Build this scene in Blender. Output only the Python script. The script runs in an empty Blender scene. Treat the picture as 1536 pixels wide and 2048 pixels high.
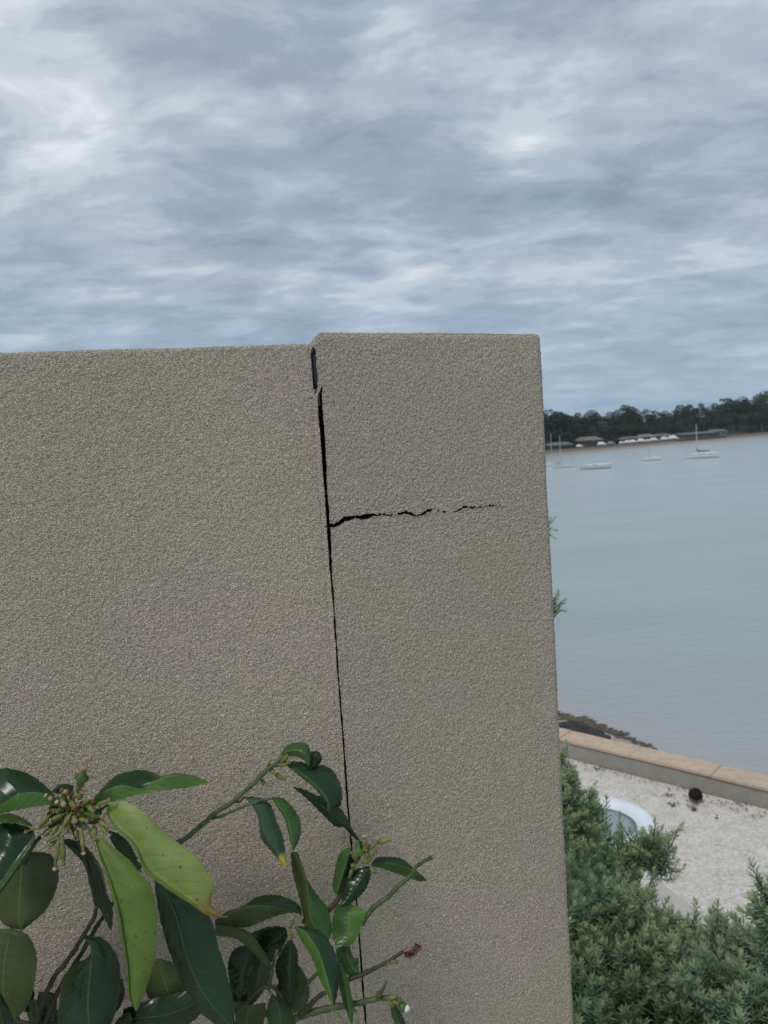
import bpy, bmesh, math, random
import numpy as np
from mathutils import Vector, Matrix
from mathutils.bvhtree import BVHTree
random.seed(7)
rng = np.random.default_rng(11)
PI = math.pi
sc = bpy.context.scene
col = sc.collection

# ------------------------------------------------------------------ camera
CZ = 7.5
F = 1540.0
PITCH, ROLL = math.radians(4.89), math.radians(-3.82)
Rm = Matrix.Rotation(PI/2-PITCH, 3, 'X') @ Matrix.Rotation(ROLL, 3, 'Z')
cam = bpy.data.cameras.new('camera')
camo = bpy.data.objects.new('camera', cam)
col.objects.link(camo)
camo.location = (0, 0, CZ)
camo.rotation_euler = Rm.to_euler()
cam.sensor_fit = 'HORIZONTAL'
cam.sensor_width = 36
cam.lens = 36*F/1536
cam.clip_start = 0.05
cam.clip_end = 6000
cam.dof.use_dof = True
cam.dof.focus_distance = 1.0
cam.dof.aperture_fstop = 15
sc.camera = camo

# ------------------------------------------------------------------ world, sun, exposure
SUN_EL, SUN_AZ = math.radians(56), math.radians(214)
W = bpy.data.worlds.new('World')
sc.world = W
W.use_nodes = True
wn, wl = W.node_tree.nodes, W.node_tree.links
wn.clear()


def N(nodes, typ, **kw):
    n = nodes.new(typ)
    for k, v in kw.items():
        if k.startswith('i_'):
            key = k[2:]
            key = int(key) if key.isdigit() else key.replace('_', ' ')
            n.inputs[key].default_value = v
        else:
            setattr(n, k, v)
    return n


def ramp(nodes, pts, interp='LINEAR'):
    n = nodes.new('ShaderNodeValToRGB')
    cr = n.color_ramp
    cr.interpolation = interp
    while len(cr.elements) < len(pts):
        cr.elements.new(0.5)
    for e, (p, c) in zip(cr.elements, pts):
        e.position = p
        e.color = (c[0], c[1], c[2], 1) if not isinstance(c, (int, float)) else (c, c, c, 1)
    return n


def srgb(r, g, b):
    f = lambda x: x/12.92 if x <= 0.04045 else ((x+0.055)/1.055)**2.4
    return (f(r/255), f(g/255), f(b/255))


def build_world():
    out = N(wn, 'ShaderNodeOutputWorld')
    bg = N(wn, 'ShaderNodeBackground', i_Strength=0.1)
    wl.new(bg.outputs[0], out.inputs[0])
    sky = N(wn, 'ShaderNodeTexSky', sky_type='NISHITA', sun_disc=False, sun_elevation=SUN_EL, sun_rotation=SUN_AZ)
    tc = N(wn, 'ShaderNodeTexCoord')
    sep = N(wn, 'ShaderNodeSeparateXYZ')
    wl.new(tc.outputs['Generated'], sep.inputs[0])

    def m(op, a, b=None, c=None):
        n = N(wn, 'ShaderNodeMath', operation=op)
        for i, v in enumerate((a, b, c)):
            if v is None:
                continue
            if isinstance(v, (int, float)):
                n.inputs[i].default_value = v
            else:
                wl.new(v, n.inputs[i])
        return n.outputs[0]
    z = m('MAXIMUM', sep.outputs[2], 0.0)
    zz = m('ADD', z, 0.13)
    px = m('DIVIDE', sep.outputs[0], zz)
    py = m('DIVIDE', sep.outputs[1], zz)
    cmb = N(wn, 'ShaderNodeCombineXYZ')
    wl.new(px, cmb.inputs[0])
    wl.new(py, cmb.inputs[1])
    mp = N(wn, 'ShaderNodeMapping')
    mp.inputs['Rotation'].default_value = (0, 0, math.radians(-14))
    mp.inputs['Location'].default_value = (3.35, 1.9, 0)
    mp.inputs['Scale'].default_value = (0.85, 1.1, 1)
    wl.new(cmb.outputs[0], mp.inputs[0])
    big = N(wn, 'ShaderNodeTexNoise', i_Scale=1.1, i_Detail=4.0, i_Roughness=0.5, i_Distortion=0.3)
    mid = N(wn, 'ShaderNodeTexNoise', i_Scale=3.4, i_Detail=10.0, i_Roughness=0.58, i_Distortion=0.3)
    fine = N(wn, 'ShaderNodeTexNoise', i_Scale=9.0, i_Detail=9.0, i_Roughness=0.62, i_Distortion=0.3)
    for n in (big, mid, fine):
        wl.new(mp.outputs[0], n.inputs['Vector'])
    s = m('MULTIPLY', big.outputs['Fac'], 0.40)
    s = m('MULTIPLY_ADD', mid.outputs['Fac'], 0.45, s)
    s = m('MULTIPLY_ADD', fine.outputs['Fac'], 0.15, s)
    # thinner places in the cloud deck where more daylight comes through
    for (ax, ay), kk, amt in (((15, 110), 160, 0.12), ((780, 60), 400, 0.09), ((1010, 265), 600, 0.07), ((800, 500), 600, 0.06)):
        dv_ = (Rm @ Vector(((ax-768)/F, -(ay-1024)/F, -1.0))).normalized()
        dn = N(wn, 'ShaderNodeVectorMath', operation='DOT_PRODUCT')
        nn_ = N(wn, 'ShaderNodeVectorMath', operation='NORMALIZE')
        wl.new(tc.outputs['Generated'], nn_.inputs[0])
        wl.new(nn_.outputs[0], dn.inputs[0])
        dn.inputs[1].default_value = dv_
        pw_ = m('POWER', m('MAXIMUM', dn.outputs['Value'], 0.0), float(kk))
        s = m('MULTIPLY_ADD', m('MULTIPLY', pw_, mid.outputs['Fac']), amt*2, s)
    cr = ramp(wn, [(0.37, srgb(137, 150, 170)), (0.46, srgb(157, 170, 187)), (0.53, srgb(177, 189, 204)),
                   (0.60, srgb(201, 211, 222)), (0.70, srgb(231, 236, 242))], 'EASE')
    wl.new(s, cr.inputs[0])
    # warm/violet tint variation in the cloud undersides
    tint = N(wn, 'ShaderNodeMix', data_type='RGBA', blend_type='MULTIPLY')
    tr = ramp(wn, [(0.35, (0.97, 1.01, 1.02)), (0.65, (1.02, 1.0, 0.995))])
    tn = N(wn, 'ShaderNodeTexNoise', i_Scale=1.1, i_Detail=4.0)
    wl.new(mp.outputs[0], tn.inputs['Vector'])
    wl.new(tn.outputs['Fac'], tr.inputs[0])
    tint.inputs[0].default_value = 1
    wl.new(cr.outputs[0], tint.inputs[6])
    wl.new(tr.outputs[0], tint.inputs[7])
    # the far band near the horizon loses contrast and turns bluer
    hz = ramp(wn, [(0.0, 0.72), (0.10, 0.42), (0.24, 0.08), (0.45, 0.0)])
    wl.new(z, hz.inputs[0])
    hm = N(wn, 'ShaderNodeMix', data_type='RGBA')
    wl.new(hz.outputs[0], hm.inputs[0])
    wl.new(tint.outputs[2], hm.inputs[6])
    hm.inputs[7].default_value = (*srgb(158, 188, 214), 1)
    # cloud radiance in the same units as the physical sky
    sc10 = N(wn, 'ShaderNodeMix', data_type='RGBA', blend_type='MULTIPLY')
    sc10.inputs[0].default_value = 1
    sc10.inputs[7].default_value = (10, 10, 10, 1)
    sc10.clamp_result = False
    wl.new(hm.outputs[2], sc10.inputs[6])
    fm = N(wn, 'ShaderNodeMix', data_type='RGBA')
    fm.inputs[0].default_value = 0.95
    wl.new(sky.outputs[0], fm.inputs[6])
    wl.new(sc10.outputs[2], fm.inputs[7])
    wl.new(fm.outputs[2], bg.inputs[0])


build_world()
sun = bpy.data.lights.new('sun', 'SUN')
sun.energy = 1.5
sun.angle = math.radians(14)
sun.color = (1, 0.96, 0.9)
suno = bpy.data.objects.new('sun', sun)
col.objects.link(suno)
sd = Vector((math.sin(SUN_AZ)*math.cos(SUN_EL), math.cos(SUN_AZ)*math.cos(SUN_EL), math.sin(SUN_EL)))
suno.rotation_euler = sd.to_track_quat('Z', 'Y').to_euler()
suno.location = (0, -5, 20)
vs = sc.view_settings
vs.view_transform = 'Standard'
vs.look = 'None'
vs.exposure = 0.0
vs.gamma = 1
vs.use_curve_mapping = False
sc.cycles.max_bounces = 6
sc.cycles.transparent_max_bounces = 6
sc.cycles.caustics_reflective = False
sc.cycles.caustics_refractive = False

# ------------------------------------------------------------------ helpers
Rn = np.array(Rm)


def pt(x, y, d):
    """world point at pixel (x,y) of the photograph, d metres in front of the camera"""
    v = Rn @ np.array([(x-768)/F, -(y-1024)/F, -1.0])
    return Vector((v[0]*d, v[1]*d, CZ+v[2]*d))


def onz(x, y, z):
    v = Rn @ np.array([(x-768)/F, -(y-1024)/F, -1.0])
    t = (z-CZ)/v[2]
    return Vector((v[0]*t, v[1]*t, z))


def project(P):
    L = (P-np.array([0, 0, CZ])) @ Rn
    d = -L[:, 2]
    return 768+F*L[:, 0]/d, 1024-F*L[:, 1]/d


def tag(o, label=None, cat=None, group=None, kind=None):
    if label: o['label'] = label
    if cat: o['category'] = cat
    if group: o['group'] = group
    if kind: o['kind'] = kind
    return o


def link(name, me, mats=(), parent=None, smooth=False):
    o = bpy.data.objects.new(name, me)
    col.objects.link(o)
    if not isinstance(mats, (list, tuple)):
        mats = [mats]
    for m_ in mats:
        me.materials.append(m_)
    if smooth:
        me.polygons.foreach_set('use_smooth', np.ones(len(me.polygons), bool))
    if parent is not None:
        o.parent = parent
        o.matrix_parent_inverse = Matrix.Identity(4)
        o.location = -Vector(parent.location) if parent.rotation_euler == Matrix.Identity(3).to_euler() and parent.get('_world') else (0, 0, 0)
    return o


def empty(name, loc=(0, 0, 0), rz=0, world=False):
    """Empty at the base of a thing. world=True: its parts are modelled in world coordinates."""
    o = bpy.data.objects.new(name, None)
    col.objects.link(o)
    o.location = loc
    o.rotation_euler = (0, 0, rz)
    if world:
        o['_world'] = 1
    return o


def np_mesh(name, V, Q, mi=None):
    me = bpy.data.meshes.new(name)
    V = np.asarray(V, dtype=np.float32)
    Q = np.asarray(Q, dtype=np.int32)
    k = Q.shape[1]
    me.vertices.add(len(V))
    me.vertices.foreach_set('co', V.ravel())
    me.loops.add(len(Q)*k)
    me.loops.foreach_set('vertex_index', Q.ravel())
    me.polygons.add(len(Q))
    me.polygons.foreach_set('loop_start', np.arange(0, len(Q)*k, k, dtype=np.int32))
    me.polygons.foreach_set('loop_total', np.full(len(Q), k, dtype=np.int32))
    if mi is not None:
        me.polygons.foreach_set('material_index', np.asarray(mi, dtype=np.int32))
    me.update(calc_edges=True)
    return me


class MB:
    """collects simple shapes into one mesh"""
    def __init__(s):
        s.v, s.f, s.m = [], [], []

    def add(s, vs_, fs, mi=0):
        b = len(s.v)
        s.v += [tuple(v) for v in vs_]
        s.f += [tuple(b+i for i in f) for f in fs]
        s.m += [mi]*len(fs)

    def box(s, c, d, rz=0, mi=0, M=None):
        x, y, z = d[0]/2, d[1]/2, d[2]/2
        R = Matrix.Rotation(rz, 3, 'Z') if M is None else M
        P = [Vector(c)+R @ Vector(p) for p in ((-x, -y, -z), (x, -y, -z), (x, y, -z), (-x, y, -z), (-x, -y, z), (x, -y, z), (x, y, z), (-x, y, z))]
        s.add(P, [(3, 2, 1, 0), (4, 5, 6, 7), (0, 1, 5, 4), (1, 2, 6, 5), (2, 3, 7, 6), (3, 0, 4, 7)], mi)

    def tube(s, pts, rad, n=6, mi=0, cap=True):
        pts = [Vector(p) for p in pts]
        if isinstance(rad, (int, float)):
            rad = [rad]*len(pts)
        b = len(s.v)
        up = Vector((0.31, 0.2, 0.93))
        for i, p in enumerate(pts):
            t = (pts[min(i+1, len(pts)-1)]-pts[max(i-1, 0)]).normalized()
            a = t.cross(up)
            if a.length < 1e-3:
                a = t.cross(Vector((1, 0, 0)))
            a.normalize()
            c = t.cross(a)
            for k in range(n):
                an = 2*PI*k/n
                s.v.append(tuple(p+(a*math.cos(an)+c*math.sin(an))*rad[i]))
        for i in range(len(pts)-1):
            for k in range(n):
                s.f.append((b+i*n+k, b+i*n+(k+1) % n, b+(i+1)*n+(k+1) % n, b+(i+1)*n+k))
                s.m.append(mi)
        if cap:
            s.f.append(tuple(b+k for k in range(n))[::-1]); s.m.append(mi)
            s.f.append(tuple(b+(len(pts)-1)*n+k for k in range(n))); s.m.append(mi)

    def ball(s, c, r, n=8, m=5, mi=0, M=None, jit=0):
        if isinstance(r, (int, float)):
            r = (r, r, r)
        b = len(s.v)
        vs_ = []
        for i in range(m+1):
            th = PI*i/m
            for k in range(n):
                ph = 2*PI*k/n
                j = 1+random.uniform(-jit, jit)
                p = Vector((r[0]*math.sin(th)*math.cos(ph)*j, r[1]*math.sin(th)*math.sin(ph)*j, r[2]*math.cos(th)*j))
                if M is not None:
                    p = M @ p
                vs_.append(Vector(c)+p)
        s.v += [tuple(v) for v in vs_]
        for i in range(m):
            for k in range(n):
                s.f.append((b+i*n+k, b+(i+1)*n+k, b+(i+1)*n+(k+1) % n, b+i*n+(k+1) % n))
                s.m.append(mi)

    def build(s, name, mats, parent=None, smooth=False):
        me = bpy.data.meshes.new(name)
        me.from_pydata(s.v, [], s.f)
        o = link(name, me, mats, parent, smooth)
        if len(me.polygons):
            me.polygons.foreach_set('material_index', s.m)
        me.update()
        return o


# ---- vectorised value noise
_h = rng.random(1 << 16).astype(np.float32)


def vnoise(P, scale):
    p = P*scale+1000.0
    i = np.floor(p).astype(np.int64)
    f = (p-i)
    f = f*f*(3-2*f)

    def hsh(a, b, c):
        n = (a*73856093) ^ (b*19349663) ^ (c*83492791)
        n = (n ^ (n >> 13))*1274126177
        return _h[(n ^ (n >> 16)) & 0xFFFF]
    r = 0
    for dx in (0, 1):
        for dy in (0, 1):
            for dz in (0, 1):
                w = (f[:, 0] if dx else 1-f[:, 0])*(f[:, 1] if dy else 1-f[:, 1])*(f[:, 2] if dz else 1-f[:, 2])
                r = r+w*hsh(i[:, 0]+dx, i[:, 1]+dy, i[:, 2]+dz)
    return r


# ------------------------------------------------------------------ materials
def mat(name, base, rough=0.7, spec=0.5, metallic=0):
    m_ = bpy.data.materials.new(name)
    m_.use_nodes = True
    b = m_.node_tree.nodes['Principled BSDF']
    b.inputs['Base Color'].default_value = (*base, 1)
    b.inputs['Roughness'].default_value = rough
    b.inputs['Specular IOR Level'].default_value = spec
    b.inputs['Metallic'].default_value = metallic
    return m_


def noisy(name, c1, c2, scale=5, rough=0.8, bump=0.0, bscale=40, detail=5, spec=0.4, dist=0.01, coord='Object', c3=None, stretch=None):
    """two or three colour noise material with a fine bump"""
    m_ = mat(name, c1, rough, spec)
    nt = m_.node_tree
    b = nt.nodes['Principled BSDF']
    tc = nt.nodes.new('ShaderNodeTexCoord')
    src = tc.outputs[coord]
    if stretch:
        mp = nt.nodes.new('ShaderNodeMapping')
        mp.inputs['Scale'].default_value = stretch
        nt.links.new(src, mp.inputs[0])
        src = mp.outputs[0]
    n = N(nt.nodes, 'ShaderNodeTexNoise', i_Scale=scale, i_Detail=detail, i_Roughness=0.6)
    nt.links.new(src, n.inputs['Vector'])
    pts = [(0.35, c1), (0.65, c2)] if c3 is None else [(0.3, c1), (0.5, c2), (0.7, c3)]
    r = ramp(nt.nodes, pts)
    nt.links.new(n.outputs['Fac'], r.inputs[0])
    nt.links.new(r.outputs[0], b.inputs['Base Color'])
    if bump:
        n2 = N(nt.nodes, 'ShaderNodeTexNoise', i_Scale=bscale, i_Detail=4.0)
        nt.links.new(src, n2.inputs['Vector'])
        bp = N(nt.nodes, 'ShaderNodeBump', i_Strength=bump, i_Distance=dist)
        nt.links.new(n2.outputs['Fac'], bp.inputs['Height'])
        nt.links.new(bp.outputs[0], b.inputs['Normal'])
    return m_


def stucco_mat():
    m_ = mat('beige_stucco', (0.4, 0.37, 0.32), 0.92, 0.25)
    nt = m_.node_tree
    nd, lk = nt.nodes, nt.links
    b = nd['Principled BSDF']
    tc = nd.new('ShaderNodeTexCoord')
    # broad weathering blotches: greenish and pinkish grey
    n1 = N(nd, 'ShaderNodeTexNoise', i_Scale=5.0, i_Detail=5.0, i_Roughness=0.55)
    n2 = N(nd, 'ShaderNodeTexNoise', i_Scale=700.0, i_Detail=1.0, i_Roughness=0.5)
    n3 = N(nd, 'ShaderNodeTexNoise', i_Scale=2.2, i_Detail=2.0)
    for n in (n1, n2, n3):
        lk.new(tc.outputs['Object'], n.inputs['Vector'])
    r1 = ramp(nd, [(0.32, (0.582, 0.523, 0.398)), (0.5, (0.605, 0.522, 0.412)), (0.68, (0.615, 0.512, 0.43))])
    lk.new(n1.outputs['Fac'], r1.inputs[0])
    r2 = ramp(nd, [(0.35, (0.64, 0.635, 0.63)), (0.65, (1.33, 1.315, 1.29))])
    lk.new(n2.outputs['Fac'], r2.inputs[0])
    mx = N(nd, 'ShaderNodeMix', data_type='RGBA', blend_type='MULTIPLY')
    mx.inputs[0].default_value = 1
    lk.new(r1.outputs[0], mx.inputs[6])
    lk.new(r2.outputs[0], mx.inputs[7])
    r3 = ramp(nd, [(0.3, (0.93, 0.94, 0.93)), (0.7, (1.05, 1.05, 1.04))])
    lk.new(n3.outputs['Fac'], r3.inputs[0])
    mx2 = N(nd, 'ShaderNodeMix', data_type='RGBA', blend_type='MULTIPLY')
    mx2.inputs[0].default_value = 1
    lk.new(mx.outputs[2], mx2.inputs[6])
    lk.new(r3.outputs[0], mx2.inputs[7])
    lk.new(mx2.outputs[2], b.inputs['Base Color'])
    # worm-like grain
    g = N(nd, 'ShaderNodeTexNoise', i_Scale=600.0, i_Detail=1.0, i_Roughness=0.5, i_Distortion=0.25)
    lk.new(tc.outputs['Object'], g.inputs['Vector'])
    bp = N(nd, 'ShaderNodeBump', i_Strength=1.0, i_Distance=0.0065)
    lk.new(g.outputs['Fac'], bp.inputs['Height'])
    lk.new(bp.outputs[0], b.inputs['Normal'])
    return m_


M_stucco = stucco_mat()
M_dark = mat('crack_interior_shade', (0.024, 0.027, 0.034), 0.9)  # dark substrate, with the shade inside the cracks put into its colour
M_concrete = noisy('grey_render', (0.29, 0.27, 0.235), (0.34, 0.315, 0.28), 6, 0.9, 0.3, 120)

# ------------------------------------------------------------------ ground, water, far terrain (structure)
SAND = 1.79


def sheet(name, poly, z, m_, kind='structure', parent=None):
    me = bpy.data.meshes.new(name)
    me.from_pydata([(x, y, z) for x, y in poly], [], [tuple(range(len(poly)))])
    o = link(name, me, m_, parent)
    if kind:
        o['kind'] = kind
    return o


# sea wall line (inner edge), from the cap's near edge
s0 = Vector((2.838, 13.292))
s1 = Vector((5.358, 10.894))
sw = (s1-s0).normalized()
sn = Vector((-sw.y, sw.x))
if sn.y < 0:
    sn = -sn


def water_mat():
    m_ = mat('bay_water', (0.1, 0.14, 0.15), 0.22, 0.5)
    nt = m_.node_tree
    nd, lk = nt.nodes, nt.links
    b = nd['Principled BSDF']
    b.inputs['IOR'].default_value = 1.33
    ge = nd.new('ShaderNodeNewGeometry')
    # distance from the sea wall decides how much of the sandy bottom tints the water
    dt = N(nd, 'ShaderNodeVectorMath', operation='DOT_PRODUCT')
    dt.inputs[1].default_value = (sn.x, sn.y, 0)
    lk.new(ge.outputs['Position'], dt.inputs[0])
    wob = N(nd, 'ShaderNodeTexNoise', i_Scale=0.25, i_Detail=4.0)
    lk.new(ge.outputs['Position'], wob.inputs['Vector'])
    ma = N(nd, 'ShaderNodeMath', operation='MULTIPLY_ADD')
    ma.inputs[1].default_value = 5.0
    lk.new(wob.outputs['Fac'], ma.inputs[0])
    lk.new(dt.outputs['Value'], ma.inputs[2])
    base = s0.dot(sn)+2.5
    mr = N(nd, 'ShaderNodeMapRange')
    mr.inputs['From Min'].default_value = base
    mr.inputs['From Max'].default_value = base+60
    lk.new(ma.outputs[0], mr.inputs['Value'])
    cr = ramp(nd, [(0.0, srgb(172, 170, 166)), (0.10, srgb(169, 171, 170)), (0.22, srgb(165, 176, 175)), (0.36, srgb(166, 182, 182)), (0.75, srgb(172, 184, 186)), (1.0, srgb(176, 187, 190))])
    lk.new(mr.outputs[0], cr.inputs[0])
    pn = N(nd, 'ShaderNodeTexNoise', i_Scale=0.06, i_Detail=5.0)
    mp0 = N(nd, 'ShaderNodeMapping')
    mp0.inputs['Scale'].default_value = (1, 2.5, 1)
    mp0.inputs['Rotation'].default_value = (0, 0, 0.3)
    lk.new(ge.outputs['Position'], mp0.inputs[0])
    lk.new(mp0.outputs[0], pn.inputs['Vector'])
    pr = ramp(nd, [(0.3, (0.93, 0.94, 0.95)), (0.7, (1.05, 1.05, 1.04))])
    lk.new(pn.outputs['Fac'], pr.inputs[0])
    mx = N(nd, 'ShaderNodeMix', data_type='RGBA', blend_type='MULTIPLY')
    mx.inputs[0].default_value = 1
    lk.new(cr.outputs[0], mx.inputs[6])
    lk.new(pr.outputs[0], mx.inputs[7])
    lk.new(mx.outputs[2], b.inputs['Base Color'])
    mp = N(nd, 'ShaderNodeMapping')
    mp.inputs['Rotation'].default_value = (0, 0, math.radians(-20))
    mp.inputs['Scale'].default_value = (1, 2.2, 1)
    lk.new(ge.outputs['Position'], mp.inputs[0])
    w1 = N(nd, 'ShaderNodeTexNoise', i_Scale=4.0, i_Detail=5.0, i_Roughness=0.62)
    w2 = N(nd, 'ShaderNodeTexNoise', i_Scale=0.9, i_Detail=5.0, i_Roughness=0.6)
    lk.new(mp.outputs[0], w1.inputs['Vector'])
    lk.new(mp.outputs[0], w2.inputs['Vector'])
    b1 = N(nd, 'ShaderNodeBump', i_Strength=0.8, i_Distance=0.045)
    b2 = N(nd, 'ShaderNodeBump', i_Strength=0.5, i_Distance=0.12)
    lk.new(w1.outputs['Fac'], b1.inputs['Height'])
    lk.new(w2.outputs['Fac'], b2.inputs['Height'])
    lk.new(b2.outputs[0], b1.inputs['Normal'])
    lk.new(b1.outputs[0], b.inputs['Normal'])
    return m_


M_water = water_mat()
o = sheet('water', [(-3000, 9), (3500, 9), (3500, 3500), (-3000, 3500)], 0, M_water)
# sea bed / land below everything, reaches the horizon
M_soil = noisy('garden_soil', (0.05, 0.04, 0.03), (0.11, 0.09, 0.07), 8, 0.95, 0.6, 60)
sheet('sea_bed', [(-3500, 5), (3600, 5), (3600, 3700), (-3500, 3700)], -1.2, noisy('sea_bed_sand', (0.2, 0.18, 0.14), (0.25, 0.22, 0.18), 0.5))


def gravel_mat():
    m_ = mat('white_gravel', (0.6, 0.57, 0.53), 0.9, 0.3)
    nt = m_.node_tree
    nd, lk = nt.nodes, nt.links
    b = nd['Principled BSDF']
    tc = nd.new('ShaderNodeTexCoord')
    v = N(nd, 'ShaderNodeTexNoise', i_Scale=28.0, i_Detail=5.0, i_Roughness=0.65)
    n = N(nd, 'ShaderNodeTexNoise', i_Scale=7.0, i_Detail=6.0, i_Roughness=0.7)
    for q in (v, n):
        lk.new(tc.outputs['Object'], q.inputs['Vector'])
    r1 = ramp(nd, [(0.32, (0.62, 0.58, 0.52)), (0.5, (0.72, 0.68, 0.62)), (0.68, (0.80, 0.77, 0.71))])
    lk.new(v.outputs['Fac'], r1.inputs[0])
    r2 = ramp(nd, [(0.34, (0.80, 0.78, 0.75)), (0.55, (1, 1, 1))])
    lk.new(n.outputs['Fac'], r2.inputs[0])
    mx = N(nd, 'ShaderNodeMix', data_type='RGBA', blend_type='MULTIPLY')
    mx.inputs[0].default_value = 1
    lk.new(r1.outputs[0], mx.inputs[6])
    lk.new(r2.outputs[0], mx.inputs[7])
    lk.new(mx.outputs[2], b.inputs['Base Color'])
    bp = N(nd, 'ShaderNodeBump', i_Strength=0.9, i_Distance=0.02)
    lk.new(v.outputs['Fac'], bp.inputs['Height'])
    lk.new(bp.outputs[0], b.inputs['Normal'])
    return m_


M_gravel = gravel_mat()
wa = s0-sw*14
wb = s1+sw*16
# gravel yard: a gently uneven grid between the garden and the sea wall
def gravel_yard():
    nu, nv = 150, 60
    U = np.linspace(-14, 19, nu)
    Vv = np.linspace(0.0, -7.5, nv)
    uu, vv = np.meshgrid(U, Vv, indexing='ij')
    x = s0.x+sw.x*uu+sn.x*vv
    y = s0.y+sw.y*uu+sn.y*vv
    P = np.stack([x.ravel(), y.ravel(), np.zeros(x.size)], 1)
    z = SAND+(vnoise(P, 1.3)-0.5)*0.05+(vnoise(P, 4.0)-0.5)*0.025
    P[:, 2] = z
    idx = np.arange(nu*nv).reshape(nu, nv)
    Q = np.stack([idx[:-1, :-1], idx[:-1, 1:], idx[1:, 1:], idx[1:, :-1]], -1).reshape(-1, 4)
    o = link('gravel_yard', np_mesh('gravel_yard', P, Q), M_gravel, smooth=True)
    o['kind'] = 'structure'


gravel_yard()
# loose pieces of the gravel, real stones
def pebbles():
    n = 42000
    x = rng.uniform(1.6, 6.0, n)
    y = rng.uniform(7.0, 13.4, n)
    d = (x-s0.x)*sn.x+(y-s0.y)*sn.y
    keep = (d < -0.02) & (d > -6.5)
    x, y = x[keep], y[keep]
    n = len(x)
    r = rng.uniform(0.006, 0.015, n)
    base = np.array([[1, 0, 0], [0, 1, 0], [-1, 0, 0], [0, -1, 0], [0, 0, .7], [0, 0, -.6]])
    fc = np.array([[0, 1, 4], [1, 2, 4], [2, 3, 4], [3, 0, 4], [1, 0, 5], [2, 1, 5], [3, 2, 5], [0, 3, 5]])
    a = rng.uniform(0, 6.28, n)
    ca, sa = np.cos(a), np.sin(a)
    B = base[None]*r[:, None, None]*rng.uniform(0.6, 1.3, (n, 6, 1))
    X = B[..., 0]*ca[:, None]-B[..., 1]*sa[:, None]*0.8+x[:, None]
    Y = B[..., 0]*sa[:, None]+B[..., 1]*ca[:, None]*0.8+y[:, None]
    P0 = np.stack([x, y, np.zeros(n)], 1)
    g = SAND+(vnoise(P0, 1.3)-0.5)*0.05+(vnoise(P0, 4.0)-0.5)*0.025
    Z = B[..., 2]+g[:, None]+r[:, None]*0.3
    V = np.stack([X, Y, Z], -1).reshape(-1, 3)
    Q = (fc[None]+np.arange(n)[:, None, None]*6).reshape(-1, 3)
    mi = np.repeat(rng.choice([0, 0, 0, 1, 1, 2], n), 8)
    ms = [noisy('stone_white', (0.70, 0.67, 0.62), (0.80, 0.77, 0.72), 9, 0.85), noisy('stone_cream', (0.62, 0.57, 0.50), (0.74, 0.69, 0.62), 9, 0.85),
          noisy('stone_grey', (0.56, 0.53, 0.49), (0.66, 0.62, 0.57), 9, 0.85)]
    o = link('gravel_stones', np_mesh('gravel_stones', V, Q, mi), ms)
    tag(o, 'loose white and cream gravel stones covering the yard behind the sea wall', 'gravel', kind='stuff')


pebbles()


def litter():
    """dried leaf litter and weed along the foot of the wall"""
    mb = MB()
    for c in ([(1195, 1540, 30, 4, 40)]+[(1180+i*42, 1528+i*13.5, 30, 5, 16) for i in range(9)]+[(1336, 1594, 22, 3, 26), (1386, 1613, 16, 5, 24), (1480, 1612, 22, 4, 22), (1347, 1611, 12, 3, 12), (1440, 1640, 14, 4, 8)]):
        for k in range(c[4]):
            p = onz(c[0]+random.gauss(0, c[2]*0.5), c[1]+random.gauss(0, c[3]*0.6), SAND)
            if (Vector((p.x, p.y))-s0).dot(sn) > -0.03:
                continue
            a = random.uniform(0, 6.28)
            l, w = random.uniform(0.012, 0.035), random.uniform(0.004, 0.012)
            t, s_ = Vector((math.cos(a), math.sin(a), random.uniform(-.2, .4))), Vector((-math.sin(a), math.cos(a), 0))
            q = p+Vector((0, 0, 0.035))
            mb.add([q-t*l, q+s_*w, q+t*l, q-s_*w+Vector((0, 0, 0.01))], [(0, 1, 2, 3)])
    o = mb.build('leaf_litter', noisy('dry_litter', (0.06, 0.04, 0.03), (0.16, 0.11, 0.08), 30))
    tag(o, 'dry brown leaf litter scattered on the gravel at the foot of the sea wall', 'leaf litter', kind='stuff')


litter()


# garden slope behind the stucco wall
def slope():
    nx, ny = 50, 50
    X = np.linspace(-1.0, 9, nx)
    Y = np.linspace(1.55, 9.2, ny)
    P = []
    for x in X:
        for y in Y:
            t = min(1, max(0, (y-1.6)/5.8))
            z = 4.75-(4.75-(SAND-0.08))*t**0.9
            P.append((x, y, z))
    P = np.array(P)
    P[:, 2] += (vnoise(P, 2.0)-0.5)*0.12*(P[:, 1] < 7.2)
    idx = np.arange(nx*ny).reshape(nx, ny)
    Q = np.stack([idx[:-1, :-1], idx[1:, :-1], idx[1:, 1:], idx[:-1, 1:]], -1).reshape(-1, 4)
    o = link('garden_slope', np_mesh('garden_slope', P, Q), M_soil, smooth=True)
    o['kind'] = 'structure'


slope()
M_pave = noisy('terrace_paving', (0.42, 0.40, 0.37), (0.48, 0.46, 0.42), 4, 0.8, 0.3, 60)
mb = MB()
mb.box((-0.7, -2.6, 5.7), (9, 7.2, 0.4))
o = mb.build('terrace_floor', M_pave)
o['kind'] = 'structure'


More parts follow.
